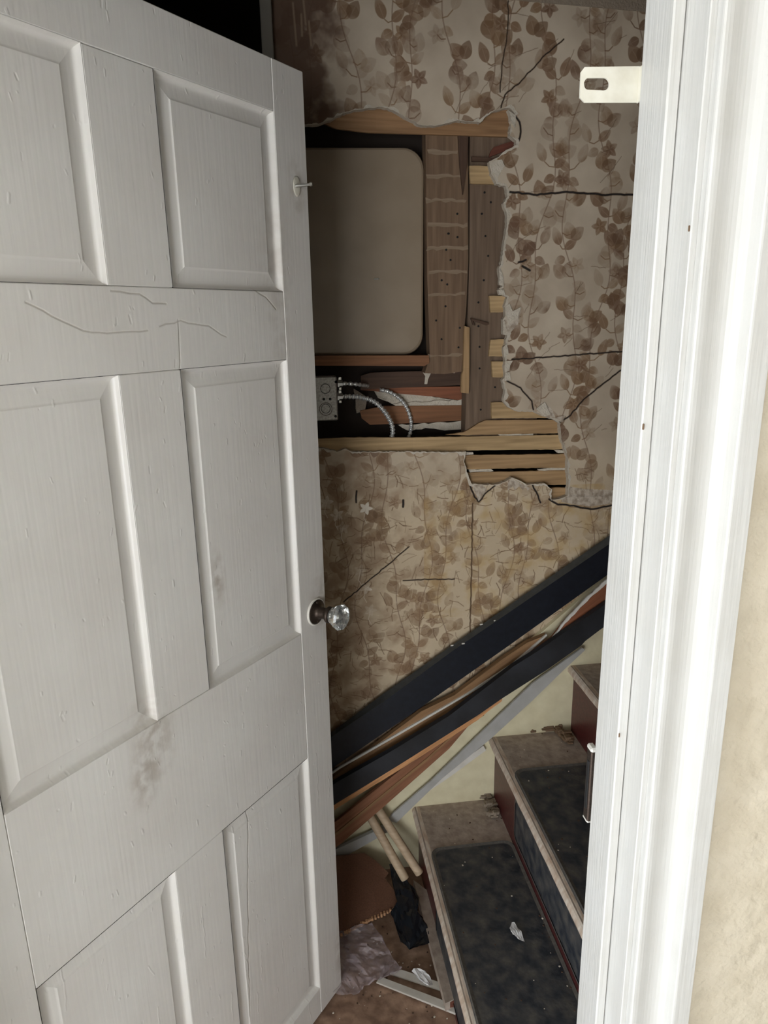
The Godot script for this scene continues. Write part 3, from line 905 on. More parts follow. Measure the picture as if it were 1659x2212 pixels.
func back_wall() -> void:
	var t := thing("wall_back", "old plaster wall with faded brown leaf wallpaper and a torn hole showing laths and studs", "wall", Vector3.ZERO, "", "structure")
	# plaster, cut by the hole, which runs on to the wall's left end behind the door
	var rag := []
	var hp := hole()
	for i in hp.size(): rag.append(hp[i])
	rag = ragged(rag, 0.005, 0.0011)
	for i in rag.size(): rag[i].x = maxf(rag[i].x, 0.003)
	rag[0].x = 0.0
	rag[-1].x = 0.0
	var out := PackedVector2Array([Vector2(0, 3.2), Vector2(3.0, 3.2), Vector2(3.0, 0), Vector2(0, 0)])
	for i in rag.size(): out.append(rag[rag.size() - 1 - i])
	var st := ms()
	prism(st, out, WZ - 0.018, WZ)
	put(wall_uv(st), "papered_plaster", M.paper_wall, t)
	# torn white rim: paper backing and broken plaster round the hole, a little proud
	st = ms()
	var nz := FastNoiseLite.new()
	nz.seed = 5
	nz.frequency = 22.0
	var ring := []
	for i in rag.size():
		var d: Vector2 = (rag[min(i + 1, rag.size() - 1)] - rag[max(i - 1, 0)]).normalized()
		var o := Vector2(-d.y, d.x)
		var w: float = clampf(nz.get_noise_2dv(rag[i]) * 0.014 + 0.001, 0.0006, 0.009)
		if rag[i].x > 0.42 and rag[i].y > 1.4 and rag[i].y < 1.95: w += 0.002 + absf(nz.get_noise_2dv(rag[i] * 2.3)) * 0.008
		ring.append([rag[i] - o * 0.001, rag[i] + o * w])
	for i in ring.size() - 1:
		var a: Vector2 = ring[i][0]
		var b: Vector2 = ring[i + 1][0]
		var a2: Vector2 = ring[i][1]
		var b2: Vector2 = ring[i + 1][1]
		quad(st, Vector3(a.x, a.y, WZ - 0.017), Vector3(b.x, b.y, WZ - 0.017), Vector3(b.x, b.y, WZ + 0.0012), Vector3(a.x, a.y, WZ + 0.0012), Vector3(b.y - a.y, a.x - b.x, 0))
		quad(st, Vector3(a.x, a.y, WZ + 0.0012), Vector3(b.x, b.y, WZ + 0.0012), Vector3(b2.x, b2.y, WZ + 0.0003), Vector3(a2.x, a2.y, WZ + 0.0003), Vector3(0, 0, 1))
	var rim := put(st, "torn_edge", M.plaster, t)
	rim.set_meta("label", "ragged whitish edge of torn paper and plaster around the hole")
	# lump of loose plaster chips hanging on the edge
	for c in [[[0.535,1.524, 0.544,1.535, 0.547,1.509, 0.538,1.501]], [[0.539,1.492, 0.559,1.492, 0.551,1.468, 0.54,1.466]], [[0.541,1.462, 0.552,1.464, 0.555,1.445, 0.538,1.443]], [[0.537,1.622, 0.547,1.632, 0.556,1.613, 0.578,1.622, 0.57,1.593, 0.545,1.578]], [[0.518,1.714, 0.528,1.703, 0.531,1.673, 0.521,1.677]], [[0.518,1.665, 0.533,1.666, 0.537,1.651, 0.521,1.651]],
			[[0.49,1.952, 0.519,1.957, 0.526,1.944, 0.513,1.918, 0.499,1.93]], [[0.531,2.062, 0.549,2.053, 0.548,2.026, 0.538,2.039]], [[0.628,1.367, 0.65,1.386, 0.666,1.352, 0.649,1.347]]]:
		var q := board(t, "plaster_chip", c[0], WZ - 0.01, WZ + 0.004, M.plaster, 0.0, 0.003)
		q.rotation_degrees.y = rng.randf_range(-6, 6)
	# header board over the opening
	board(t, "lath", [0.002,2.082, 0.041,2.032, 0.094,2.039, 0.123,2.027, 0.133,2.024, 0.203,2.017, 0.319,2.015, 0.549,2.011, 0.553,2.091], WZ - 0.027, WZ - 0.018, M.tan, -2.0)
	# laths, whole and broken off
	var L := [
		["lath_pale", [0.447,1.948, 0.573,1.947, 0.574,1.907, 0.449,1.909], 0.0],
		["lath_pale", [0.501,1.651, 0.576,1.652, 0.578,1.611, 0.505,1.611], 1.0],
		["lath_pale", [0.507,1.545, 0.58,1.546, 0.581,1.503, 0.503,1.503], 1.0],
		["lath_pale", [0.511,1.49, 0.582,1.489, 0.583,1.447, 0.514,1.45], 0.0],
		["lath_pale", [0.513,1.386, 0.813,1.378, 0.816,1.336, 0.514,1.345], 0.0],
		["lath", [0.392,1.306, 0.44,1.311, 0.462,1.322, 0.48,1.333, 0.499,1.34, 0.587,1.338, 0.817,1.329, 0.819,1.295, 0.588,1.301, 0.45,1.303], 0.5],
		["lath_pale", [-0.042,1.302, 0.005,1.308, 0.076,1.308, 0.129,1.309, 0.315,1.302, 0.563,1.297, 0.819,1.291, 0.822,1.251, 0.564,1.259, 0.389,1.264, 0.074,1.273, -0.044,1.268], 0.5],
		["lath", [0.389,1.251, 0.564,1.246, 0.822,1.239, 0.825,1.201, 0.565,1.209, 0.389,1.213], 0.5],
		["lath", [0.414,1.204, 0.566,1.2, 0.825,1.195, 0.828,1.153, 0.567,1.162, 0.414,1.168], 0.5],
		["lath", [0.632,1.152, 0.829,1.145, 0.831,1.103, 0.633,1.112], 0.0]]
	for l in L: board(t, "lath", l[1], WZ - 0.027, WZ - 0.018 + (0.001 if l[0] == "lath_pale" else 0.0), M[l[0]], l[2], 0.0012)
	# plaster keys squeezed between laths
	for c in [[0.456,1.21, 0.517,1.21, 0.522,1.202, 0.458,1.202], [0.645,1.204, 0.731,1.204, 0.734,1.196, 0.65,1.197], [0.445,1.258, 0.465,1.257, 0.468,1.25, 0.445,1.251], [0.533,1.302, 0.628,1.3, 0.631,1.294, 0.537,1.297], [0.688,1.253, 0.727,1.251, 0.729,1.243, 0.701,1.244]]:
		board(t, "plaster_key", c, WZ - 0.03, WZ - 0.02, M.plaster, 0.0, 0.003)
	# studs and boards behind
	var s1 := board(t, "stud", [0.342,2.037, 0.444,2.038, 0.449,1.739, 0.445,1.618, 0.44,1.561, 0.435,1.466, 0.39,1.461, 0.339,1.465, 0.352,1.506, 0.346,1.696], WZ - 0.075, WZ - 0.028, M.stud, 90.0)
	var s2 := board(t, "stud", [0.45,2.038, 0.613,2.04, 0.643,1.269, 0.446,1.277, 0.449,1.584, 0.452,1.739], WZ - 0.075, WZ - 0.028, M.stud_grey, 90.0)
	var nails := func(stud: MeshInstance3D, at: Array, r: float) -> void:
		for q in poly(at):
			var ns := ms()
			lathe(ns, [Vector2(0.0, 0.0), Vector2(r, 0.0), Vector2(r, 0.0012), Vector2(r * 0.6, 0.002), Vector2(0.0, 0.0022)], 10, Transform3D(Basis(Vector3.RIGHT, PI / 2.0), Vector3.ZERO))
			var o := put(ns, "nail", M.black, stud)
			o.position = stud.transform.affine_inverse() * Vector3(q.x, q.y, WZ - 0.028)
			o.rotation_degrees.z = -90
	nails.call(s1, [0.42,1.843, 0.398,1.798, 0.399,1.798, 0.421,1.79, 0.393,1.761, 0.404,1.737, 0.396,1.68, 0.382,1.69, 0.368,1.594, 0.429,1.575, 0.382,1.548, 0.426,1.527, 0.392,1.628], 0.0026)
	nails.call(s2, [0.487,1.891, 0.503,1.869, 0.481,1.843, 0.491,1.792, 0.499,1.746, 0.489,1.689, 0.476,1.636, 0.477,1.578, 0.481,1.527, 0.482,1.473, 0.524,1.424, 0.487,1.367], 0.0026)
	# white ghosts of plaster across the boards, where the laths lay
	for c in [[0.345,1.984, 0.421,1.983, 0.419,1.974, 0.347,1.975], [0.345,1.929, 0.437,1.931, 0.438,1.924, 0.345,1.922], [0.345,1.877, 0.443,1.875, 0.442,1.87, 0.345,1.869], [0.345,1.823, 0.447,1.821, 0.447,1.812, 0.345,1.814], [0.345,1.768, 0.449,1.77, 0.449,1.762, 0.345,1.761], [0.347,1.711, 0.447,1.713, 0.447,1.706, 0.347,1.707], [0.348,1.659, 0.443,1.66, 0.443,1.653, 0.348,1.653], [0.349,1.511, 0.438,1.511, 0.438,1.506, 0.349,1.505]]:
		board(s1, "plaster_streak", c, WZ - 0.0282, WZ - 0.0274, M.streak, 0.0, 0.006).transform = s1.transform.affine_inverse() * Transform3D(Basis.IDENTITY, Vector3(_mid(c).x, _mid(c).y, WZ - 0.0282))
	board(t, "splinter", [0.438,1.58, 0.451,1.575, 0.452,1.429, 0.451,1.411, 0.431,1.414, 0.432,1.459, 0.436,1.47], WZ - 0.026, WZ - 0.014, M.lath, 90.0)
	board(t, "splinter", [0.455,1.598, 0.501,1.586, 0.503,1.582, 0.496,1.58, 0.46,1.592, 0.467,1.58, 0.461,1.582], WZ - 0.026, WZ - 0.02, M.dark_wood, -12.0)
	board(t, "splinter", [0.505,1.989, 0.56,2.006, 0.564,1.996, 0.543,1.985, 0.521,1.977, 0.494,1.967, 0.498,1.979], WZ - 0.027, WZ - 0.02, M.ruddy, 15.0)
	board(t, "splinter", [0.453,1.969, 0.556,1.963, 0.556,1.957, 0.453,1.958], WZ - 0.027, WZ - 0.02, M.dark_wood, 0.0)
	board(t, "splinter", [0.419,2.014, 0.444,2.014, 0.442,1.954, 0.432,1.885, 0.424,1.946], WZ - 0.028, WZ - 0.022, M.dark_wood, 90.0)
	# ledge under the cabinet, and the boards and laths on the far side of the studs
	board(t, "ledge", [-0.03,1.514, 0.072,1.515, 0.349,1.509, 0.35,1.49, 0.337,1.483, 0.071,1.491, -0.031,1.492], WZ - 0.13, WZ - 0.022, M.orange, 0.0)
	board(t, "far_lath", [0.181,1.458, 0.206,1.465, 0.279,1.466, 0.465,1.465, 0.465,1.426, 0.278,1.424, 0.18,1.422], -1.888, -1.876, M.dark_wood, 0.5)
	board(t, "far_lath", [0.18,1.421, 0.278,1.424, 0.465,1.422, 0.466,1.382, 0.377,1.397, 0.266,1.41], -1.890, -1.882, M.red_wood, 0.0)
	board(t, "far_lath", [0.176,1.367, 0.24,1.377, 0.466,1.372, 0.467,1.332, 0.352,1.329, 0.202,1.329, 0.181,1.346], -1.888, -1.876, M.orange, 0.0)
	board(t, "plaster_key", [0.218,1.415, 0.292,1.416, 0.367,1.399, 0.463,1.378, 0.463,1.366, 0.367,1.374, 0.267,1.38, 0.227,1.396], -1.902, -1.886, M.plaster, 0.0, 0.004)
	board(t, "plaster_key", [0.266,1.383, 0.454,1.387, 0.455,1.368, 0.278,1.371], -1.892, -1.879, M.plaster, 0.0, 0.005)
	board(t, "plaster_key", [0.278,1.326, 0.461,1.329, 0.462,1.309, 0.404,1.304, 0.366,1.314, 0.303,1.307], -1.892, -1.879, M.plaster, 0.0, 0.005)
	board(t, "plaster_key", [0.343,1.466, 0.433,1.464, 0.432,1.46, 0.365,1.458, 0.355,1.432, 0.348,1.432, 0.35,1.453], -1.876, -1.872, M.plaster, 0.0, 0.003)
	board(t, "plaster_key", [0.162,1.427, 0.176,1.414, 0.195,1.402, 0.192,1.368, 0.167,1.361], -1.898, -1.88, M.grey_plaster, 0.0, 0.004)
	st = ms()
	box(st, Vector3(0.35, 1.55, -1.93), Vector3(1.1, 1.2, 0.03), 0.0)
	put(st, "cavity_backing", M.cavity, t)
	# edge of wallpaper border high on the right
	board(t, "border_strip", [0.496,2.29, 0.561,2.284, 0.702,2.278, 0.881,2.27, 0.876,2.333, 0.496,2.32], WZ, WZ + 0.0015, M.grey_plaster, 0.0)
	# corner board at the wall's left end
	st = ms()
	box(st, Vector3(-0.0135, 1.6, WZ + 0.0), Vector3(0.025, 3.2, 0.05), 0.002)
	tag(put(st, "trim_4", M.corner), "narrow grey corner board at the left end of the papered wall", "trim", "", "structure")

func _mid(a: Array) -> Vector2:
	var c := Vector2.ZERO
	var p := poly(a)
	for q in p: c += q / p.size()
	return c

func cavity_things() -> void:
	# the back of a recessed cabinet: rounded enamelled sheet
	var t := thing("cabinet_back", "large beige enamelled metal panel with rounded corners set inside the hole in the wall", "panel", Vector3.ZERO)
	var st := ms()
	var p := PackedVector2Array()
	var a := poly([-0.003,1.991, 0.344,1.994, 0.339,1.51, -0.03,1.517])
	var c := [a[0], a[1], a[2], a[3]]
	var R := 0.05
	for i in 4:
		var v: Vector2 = c[i]
		var u: Vector2 = (c[(i + 3) % 4] - v).normalized()
		var w: Vector2 = (c[(i + 1) % 4] - v).normalized()
		var o := v + (u + w) * R
		for k in 9:
			var f := k / 8.0 * PI / 2.0
			p.append(o - w * R * cos(f) - u * R * sin(f) if true else o)
	# rounded outline with a rolled edge: three rings towards the face
	var rings := []
	var cen := (a[0] + a[2]) / 2.0
	for e in [[0.0, -0.03], [0.0, -0.006], [0.0015, -0.002], [0.005, 0.0]]:
		var r := []
		for q in p: r.append(Vector3(q.x + (cen.x - q.x) * e[0] / 0.14, q.y + (cen.y - q.y) * e[0] / 0.2, -1.835 + e[1]))
		rings.append(r)
	loft(st, rings)
	put(st, "sheet", M.enamel, t)
	st = ms()
	var k := poly([0.222,1.696])[0]
	box(st, Vector3(k.x, k.y, -1.834), Vector3(0.013, 0.004, 0.004), 0.0012)  # steel piece added for the glint of a small dent in the sheet
	put(st, "bright_spot", M.steel, t).set_meta("label", "tiny glint on the panel, added as a piece of steel")
	# electrical box
	var b := poly([0.036,1.464, 0.115,1.461, 0.112,1.353, 0.031,1.356])
	var j := thing("junction_box", "square galvanised steel electrical box with round knockouts at the lower left of the hole", "electrical box", Vector3(0, 0, 0))
	st = ms()
	var c0 := (b[0] + b[2]) / 2.0
	box(st, Vector3(c0.x, c0.y, -1.825), Vector3(b[1].x - b[0].x, b[0].y - b[2].y, 0.04), 0.003)
	put(st, "box", M.galv, j)
	for q in [[[0.084,1.434], 0.0125], [[0.083,1.384], 0.012], [[0.083,1.383], 0.0165]]:
		st = ms()
		lathe(st, [Vector2(q[1], -0.0005), Vector2(q[1], 0.0006), Vector2(q[1] - 0.0013, 0.0006), Vector2(q[1] - 0.0013, -0.0005)], 28, Transform3D(Basis(Vector3.RIGHT, PI / 2.0), Vector3(q[0][0], q[0][1], -1.805)))
		put(st, "knockout_ring", M.black if q[1] < 0.014 else M.bronze, j)
	for q in [[[0.079,1.408]], [[0.095,1.408]], [[0.111,1.45]], [[0.107,1.364]]]:
		st = ms()
		lathe(st, [Vector2(0.0, 0.0006), Vector2(0.0034, 0.0006), Vector2(0.0034, -0.001)], 14, Transform3D(Basis(Vector3.RIGHT, PI / 2.0), Vector3(q[0][0], q[0][1], -1.805)))
		put(st, "screw_hole", M.black, j)
	for y in [829.0, 857.0]:
		var q: Vector2 = poly([0.116,1.444, 0.115,1.411])[0 if y < 840 else 1]
		st = ms()
		var xf := along(Vector3(q.x, q.y, -1.826), Vector3.RIGHT)
		lathe(st, [Vector2(0.0, 0.0), Vector2(0.013, 0.0), Vector2(0.013, 0.004), Vector2(0.009, 0.0045), Vector2(0.009, 0.013), Vector2(0.0, 0.013)], 8, xf, false)
		box(st, Vector3(q.x + 0.006, q.y + 0.013, -1.82), Vector3(0.008, 0.008, 0.008), 0.001)
		box(st, Vector3(q.x + 0.006, q.y - 0.012, -1.82), Vector3(0.007, 0.007, 0.008), 0.001)
		put(st, "connector", M.steel, j)
	var con := [
		["short straight flexible steel conduit from the box's upper connector", [Vector3(0.12,1.443,-1.826), Vector3(0.141,1.443,-1.826), Vector3(0.162,1.441,-1.826), Vector3(0.185,1.436,-1.85), Vector3(0.208,1.429,-1.9)]],
		["nearer flexible steel conduit curving down from the box's lower connector", [Vector3(0.119,1.411,-1.826), Vector3(0.152,1.41,-1.826), Vector3(0.181,1.406,-1.826), Vector3(0.209,1.395,-1.826), Vector3(0.232,1.373,-1.826), Vector3(0.249,1.346,-1.826), Vector3(0.256,1.321,-1.826), Vector3(0.253,1.301,-1.826), Vector3(0.244,1.262,-1.84)]],
		["thinner flexible steel conduit curving down behind the nearer one", [Vector3(0.229,1.421,-1.868), Vector3(0.251,1.416,-1.868), Vector3(0.275,1.402,-1.868), Vector3(0.295,1.381,-1.868), Vector3(0.307,1.355,-1.868), Vector3(0.312,1.329,-1.868), Vector3(0.309,1.304,-1.868), Vector3(0.301,1.283,-1.868), Vector3(0.296,1.242,-1.868)]]]
	for i in 3:
		var path := smooth_path(con[i][1], [72, 216, 168][i])
		var rad := []
		var r0: float = [0.0052, 0.0066, 0.0056][i]
		for m in path.size(): rad.append(r0 * [1.04, 1.0, 0.9, 0.74, 0.64, 0.74, 0.9, 1.0][m % 8])
		st = ms()
		tube(st, path, rad, 14)
		tag(put(st, "flexible_conduit", M.flex), con[i][0], "conduit", "flexible conduits")

# ---------------------------------------------------------------- the stairs
const RISE := 0.21
const RUN := 0.2285
func nosing_x(k: int) -> float: return 0.288 + RUN * k

func rounded(x0: float, x1: float, z0: float, z1: float, r: float, soft := [1, 1, 1, 1]) -> PackedVector2Array:
	var p := PackedVector2Array()
	var c := [Vector2(x0, z0), Vector2(x1, z0), Vector2(x1, z1), Vector2(x0, z1)]
	var d := [Vector2(1, 1), Vector2(-1, 1), Vector2(-1, -1), Vector2(1, -1)]
	for i in 4:
		var o: Vector2 = c[i] + d[i] * r
		var a0: float = [PI, -PI / 2.0, 0.0, PI / 2.0][i]
		for k in 7:
			var a := a0 + PI / 2.0 * k / 6.0
			p.append(o + Vector2(cos(a), sin(a)) * r)
	return p

func stairs() -> void:
	var t := thing("staircase", "steep old staircase with brown treads, maroon risers and black rubber pads", "staircase")
	var zf := -0.76
	for k in 7:
		var y := RISE * (k + 1)
		var nx := nosing_x(k)
		# riser
		var st := ms()
		box(st, Vector3(nx + 0.028, y - 0.016 - (RISE - 0.016) / 2.0, (-1.77 + zf) / 2.0), Vector3(0.016, RISE - 0.016, 1.01), 0.0)
		put(st, "riser", M.maroon, t)
		# tread
		st = ms()
		box(st, Vector3(nx + 0.008 + (RUN + 0.03) / 2.0, y - 0.0135, (-1.77 + zf) / 2.0), Vector3(RUN + 0.03, 0.027, 1.01), 0.0)
		put(st, "tread", M.tread, t)
		# rounded, worn nosing
		st = ms()
		var r := 0.0135
		var prof := []
		for i in 9:
			var a := PI / 2.0 + PI * i / 8.0
			prof.append(Vector2(nx + 0.0135 + r * cos(a), y - r + r * sin(a) + 0.0004))
		prof.append(Vector2(nx + 0.022, y - 2.0 * r))
		prof.push_front(Vector2(nx + 0.022, y + 0.0004))
		var rings := []
		for i in 26:
			var z: float = lerpf(-1.77, zf, i / 25.0)
			var g := []
			for q in prof: g.append(Vector3(q.x + rng.randf_range(-0.0006, 0.0006), q.y, z))
			rings.append(g)
		loft(st, rings)
		put(st, "nosing", M.nosing, t)
		# rubber pad on the tread
		if k < 3:
			st = ms()
			var x0 := nx + 0.019
			var x1 := nx + RUN + 0.022
			var far: float = [-1.592, -1.607, -1.60][k]
			var o := rounded(x0, x1, far, -0.84, 0.03)
			prism(st, o, y, y + 0.0035, "y")
			var pad := put(st, "tread_pad", M.rubber, t)
			st = ms()
			var inn := rounded(x0 + 0.011, x1 - 0.011, far + 0.011, -0.851, 0.022)
			for i in o.size():
				var j := (i + 1) % o.size()
				quad(st, Vector3(o[i].x, y + 0.003, o[i].y), Vector3(o[j].x, y + 0.003, o[j].y), Vector3(o[j].x, y + 0.0062, o[j].y).lerp(Vector3(inn[j].x, y + 0.0062, inn[j].y), 0.3), Vector3(o[i].x, y + 0.0062, o[i].y).lerp(Vector3(inn[i].x, y + 0.0062, inn[i].y), 0.3), Vector3(0, 1, 0))
				quad(st, Vector3(o[i].x, y + 0.0062, o[i].y).lerp(Vector3(inn[i].x, y + 0.0062, inn[i].y), 0.3), Vector3(o[j].x, y + 0.0062, o[j].y).lerp(Vector3(inn[j].x, y + 0.0062, inn[j].y), 0.3), Vector3(inn[j].x, y + 0.0036, inn[j].y), Vector3(inn[i].x, y + 0.0036, inn[i].y), Vector3(0, 1, 0))
			put(st, "raised_border", M.rubber_edge, pad)
		# rubber pad on the riser
		if k < 3:
			st = ms()
			var ro := rounded(-1.57 if k else -1.50, -0.86, y - RISE + 0.03, y - 0.045, 0.025)
			var ri := rounded((-1.57 if k else -1.50) + 0.01, -0.87, y - RISE + 0.04, y - 0.055, 0.016)
			var fx := nx + 0.0195
			var ctr := Vector2(-1.2, y - 0.1)
			for i in ro.size():
				var j := (i + 1) % ro.size()
				quad(st, Vector3(fx + 0.002, ro[i].y, ro[i].x), Vector3(fx + 0.002, ro[j].y, ro[j].x), Vector3(fx - 0.002, ro[j].y, ro[j].x), Vector3(fx - 0.002, ro[i].y, ro[i].x), Vector3(-1, 0, 0))
				quad(st, Vector3(fx - 0.002, ri[i].y, ri[i].x), Vector3(fx - 0.002, ri[j].y, ri[j].x), Vector3(fx - 0.002, ctr.y, ctr.x), Vector3(fx - 0.002, ctr.y, ctr.x), Vector3(-1, 0, 0))
			var rp := put(st, "riser_pad", M.rubber, t)
			st = ms()
			for i in ro.size():
				var j := (i + 1) % ro.size()
				quad(st, Vector3(fx - 0.0022, ro[i].y, ro[i].x), Vector3(fx - 0.0022, ro[j].y, ro[j].x), Vector3(fx - 0.004, ri[j].y, ri[j].x), Vector3(fx - 0.004, ri[i].y, ri[i].x), Vector3(-1, 0, 0))
			put(st, "raised_border", M.rubber_edge, rp)
	# cream skirt board along the wall
	var sk := board(self, "baseboard_back", [-0.399,-0.187, -0.054,0.126, 0.195,0.339, 0.385,0.502, 0.611,0.696, 0.844,0.896, 1.207,1.213, 1.572,1.509, 1.708,0.759, 1.379,-0.197, 0.888,-0.219, 0.448,-0.317, -0.074,-0.272], WZ + 0.0003, -1.7705, M.cream, 0.0)
	tag(sk, "cream painted skirting board that climbs along the wall beside the stairs", "baseboard", "", "structure")

# ---------------------------------------------------------------- loose boards and rubbish
func loose() -> void:
	# long navy board with a bevelled top edge
	var a := thing("navy_board", "long dark navy painted board leaning along the wall, the upper of the two dark boards", "board")
	var zs := [-1.764, -1.744]
	var lower := [Vector3(-0.33,0.121,-1.744), Vector3(0.073,0.394,-1.744), Vector3(0.291,0.538,-1.744), Vector3(0.567,0.725,-1.744), Vector3(0.827,0.906,-1.744), Vector3(1.072,1.073,-1.744)]
	var edge := [Vector3(-0.321,0.222,-1.744), Vector3(0.073,0.493,-1.744), Vector3(0.21,0.582,-1.744), Vector3(0.401,0.718,-1.744), Vector3(0.827,0.996,-1.744), Vector3(1.063,1.154,-1.744)]
	var sil := [Vector3(-0.324,0.219,-1.764), Vector3(0.075,0.496,-1.764), Vector3(0.201,0.587,-1.764), Vector3(0.461,0.763,-1.764), Vector3(0.838,1.015,-1.764), Vector3(1.073,1.171,-1.764)]
	var rf := []
	var rt := []
	for i in 6:
		var lo: Vector3 = lower[i]
		var ed: Vector3 = edge[i]
		var si: Vector3 = sil[i]
		rf.append([lo, ed, ed + Vector3(0, 0, -0.008), lo + Vector3(0, 0, -0.02)])
		rt.append([ed + Vector3(0, 0, 0.0006), si, si + Vector3(0.002, -0.008, -0.0005), ed + Vector3(0.002, -0.004, -0.006)])
	var st := ms()
	loft(st, rf)
	put(st, "face", M.navy, a)
	st = ms()
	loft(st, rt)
	put(st, "bevelled_edge", M.navy_sheen, a)
	for q in [Vector3(0.431,0.737,-1.744), Vector3(0.521,0.797,-1.747), Vector3(0.404,0.725,-1.762), Vector3(0.486,0.782,-1.762)]:
		st = ms()
		box(st, q, Vector3(0.009, 0.004, 0.0025), 0.001)
		put(st, "paint_chip", M.white_trim, a)
	# broken dark board with a splintered raw lower edge
	var c := thing("splintered_board", "worn black board with splintered raw orange lower edge, below the navy board", "board")
	var cu := [[-0.324,0.131, 0.072,0.372, 0.217,0.449, 0.381,0.544, 0.56,0.679, 0.625,0.718, 0.683,0.757, 0.806,0.839, 1.028,0.988]]
	var cl := [[1.035,0.919, 0.805,0.771, 0.762,0.739, 0.752,0.727, 0.655,0.66, 0.535,0.587, 0.464,0.539, 0.233,0.4, 0.07,0.305, -0.33,0.053]]
	var ring: Array = cu[0] + cl[0]
	board(c, "face", ring, -1.718, -1.70, M.navy_worn, 33.0)
	board(c, "raw_edge", [-0.33,0.059, 0.071,0.316, 0.233,0.409, 0.464,0.55, 0.535,0.596, 0.532,0.575, 0.501,0.553, 0.464,0.522, 0.357,0.457, 0.233,0.382, 0.07,0.287, -0.332,0.033], -1.716, -1.7025, M.raw, 33.0, 0.001)
	var teeth := poly([0.487,0.557, 0.752,0.732])
	st = ms()
	for i in 46:
		var q := teeth[0].lerp(teeth[1], (i + rng.randf()) / 46.0)
		var s := rng.randf_range(0.003, 0.008)
		box(st, Vector3(q.x, q.y + 0.001, -1.707), Vector3(rng.randf_range(0.0015, 0.004), s * 1.9, 0.008), 0.0006)
	var sp := put(st, "splinters", M.raw, c)
	sp.set_meta("kind", "stuff")
	# tan strip with one white painted edge
	var b := thing("tan_moulding", "thin tan wooden strip with a white painted edge lying between the two dark boards", "strip of wood")
	board(b, "strip", [-0.331,0.106, 0.081,0.365, 0.129,0.401, 0.314,0.536, 0.409,0.578, 0.547,0.679, 0.616,0.723, 0.669,0.741, 0.645,0.675, 0.434,0.534, 0.079,0.299, -0.336,0.048], -1.766, -1.75, M.tan, 33.0)
	board(b, "white_edge", [-0.331,0.106, 0.081,0.386, 0.223,0.463, 0.446,0.584, 0.574,0.664, 0.668,0.746, 0.67,0.741, 0.58,0.657, 0.446,0.578, 0.223,0.456, 0.081,0.38, -0.332,0.1], -1.75, -1.745, M.white_trim, 33.0)
	# reddish board with chipped white upper edge
	var d := thing("chipped_board", "reddish bare board with chipped white upper edge behind the splintered black board", "board")
	board(d, "face", [0.539,0.625, 0.573,0.663, 0.639,0.71, 0.68,0.74, 0.712,0.783, 0.762,0.836, 0.824,0.894, 0.868,0.934, 0.877,0.808, 0.821,0.778, 0.624,0.66], -1.743, -1.726, M.red_wood, 38.0)
	board(d, "white_edge", [0.57,0.666, 0.634,0.714, 0.678,0.745, 0.708,0.79, 0.757,0.844, 0.82,0.902, 0.866,0.943, 0.866,0.935, 0.824,0.895, 0.761,0.837, 0.711,0.783, 0.681,0.74, 0.637,0.71, 0.574,0.663], -1.728, -1.7235, M.white_trim, 38.0, 0.003)
	# brown board below
	var e := thing("brown_board", "reddish brown wooden board slanting below the splintered board, by the two dowels", "board")
	board(e, "face", [-0.342,-0.057, 0.072,0.231, 0.261,0.381, 0.442,0.5, 0.489,0.522, 0.442,0.49, 0.39,0.426, 0.201,0.257, 0.073,0.146, -0.353,-0.18], -1.736, -1.725, M.brown, 38.0)
	board(e, "ridge", [-0.345,-0.095, 0.071,0.196, 0.184,0.289, 0.322,0.401, 0.409,0.48, 0.412,0.477, 0.325,0.394, 0.188,0.282, 0.073,0.186, -0.346,-0.105], -1.725, -1.7218, M.tan, 38.0)
	# grey and white strips
	st = ms()
	var f := thing("grey_strip", "long pale grey strip lying slantwise across the cream skirt board down to the first tread", "strip")
	board(f, "strip", [0.777,0.693, 0.635,0.594, 0.516,0.478, 0.341,0.306, 0.231,0.211, 0.214,0.189, 0.239,0.177, 0.376,0.313, 0.517,0.428, 0.637,0.54, 0.726,0.629, 0.786,0.686], -1.756, -1.75, M.grey_trim, 41.0)
	var g := thing("white_strip", "short thin white strip peeping out under the grey strip on the cream skirt board", "strip")
	board(g, "strip", [0.498,0.402, 0.506,0.386, 0.404,0.312, 0.308,0.248, 0.298,0.252, 0.39,0.326], -1.764, -1.758, M.white_trim, 36.0)
	var h := thing("baseboard_strip", "dusty grey strip at the lower left behind the dowels", "strip")
	board(h, "strip", [-0.344,-0.044, -0.112,0.046, 0.076,0.119, 0.179,0.162, 0.211,0.176, 0.216,0.155, 0.178,0.134, 0.075,0.078, -0.116,-0.027, -0.352,-0.142], -1.757, -1.745, M.grey_trim, 27.0)
	# two dowels
	var dw := [[Vector3(0.17,0.258,-1.757), Vector3(0.292,0.071,-1.66), "right-hand pale wooden dowel standing against the brown board"], [Vector3(0.146,0.242,-1.757), Vector3(0.249,0.067,-1.65), "left-hand pale wooden dowel with a dirty lower end against the brown board"]]
	for q in dw:
		st = ms()
		var p: Vector3 = q[0]
		var r: Vector3 = q[1]
		var u := (r - p).normalized()
		tube(st, [p, r - u * 0.004, r - u * 0.001, r], [0.0125, 0.0125, 0.0115, 0.009], 20)
		tag(put(st, "dowel", M.dowel), q[2], "dowel", "wooden dowels")
	# corrugated cardboard
	var card := thing("cardboard", "torn brown corrugated cardboard sheet propped in the lower left corner behind the door", "cardboard")
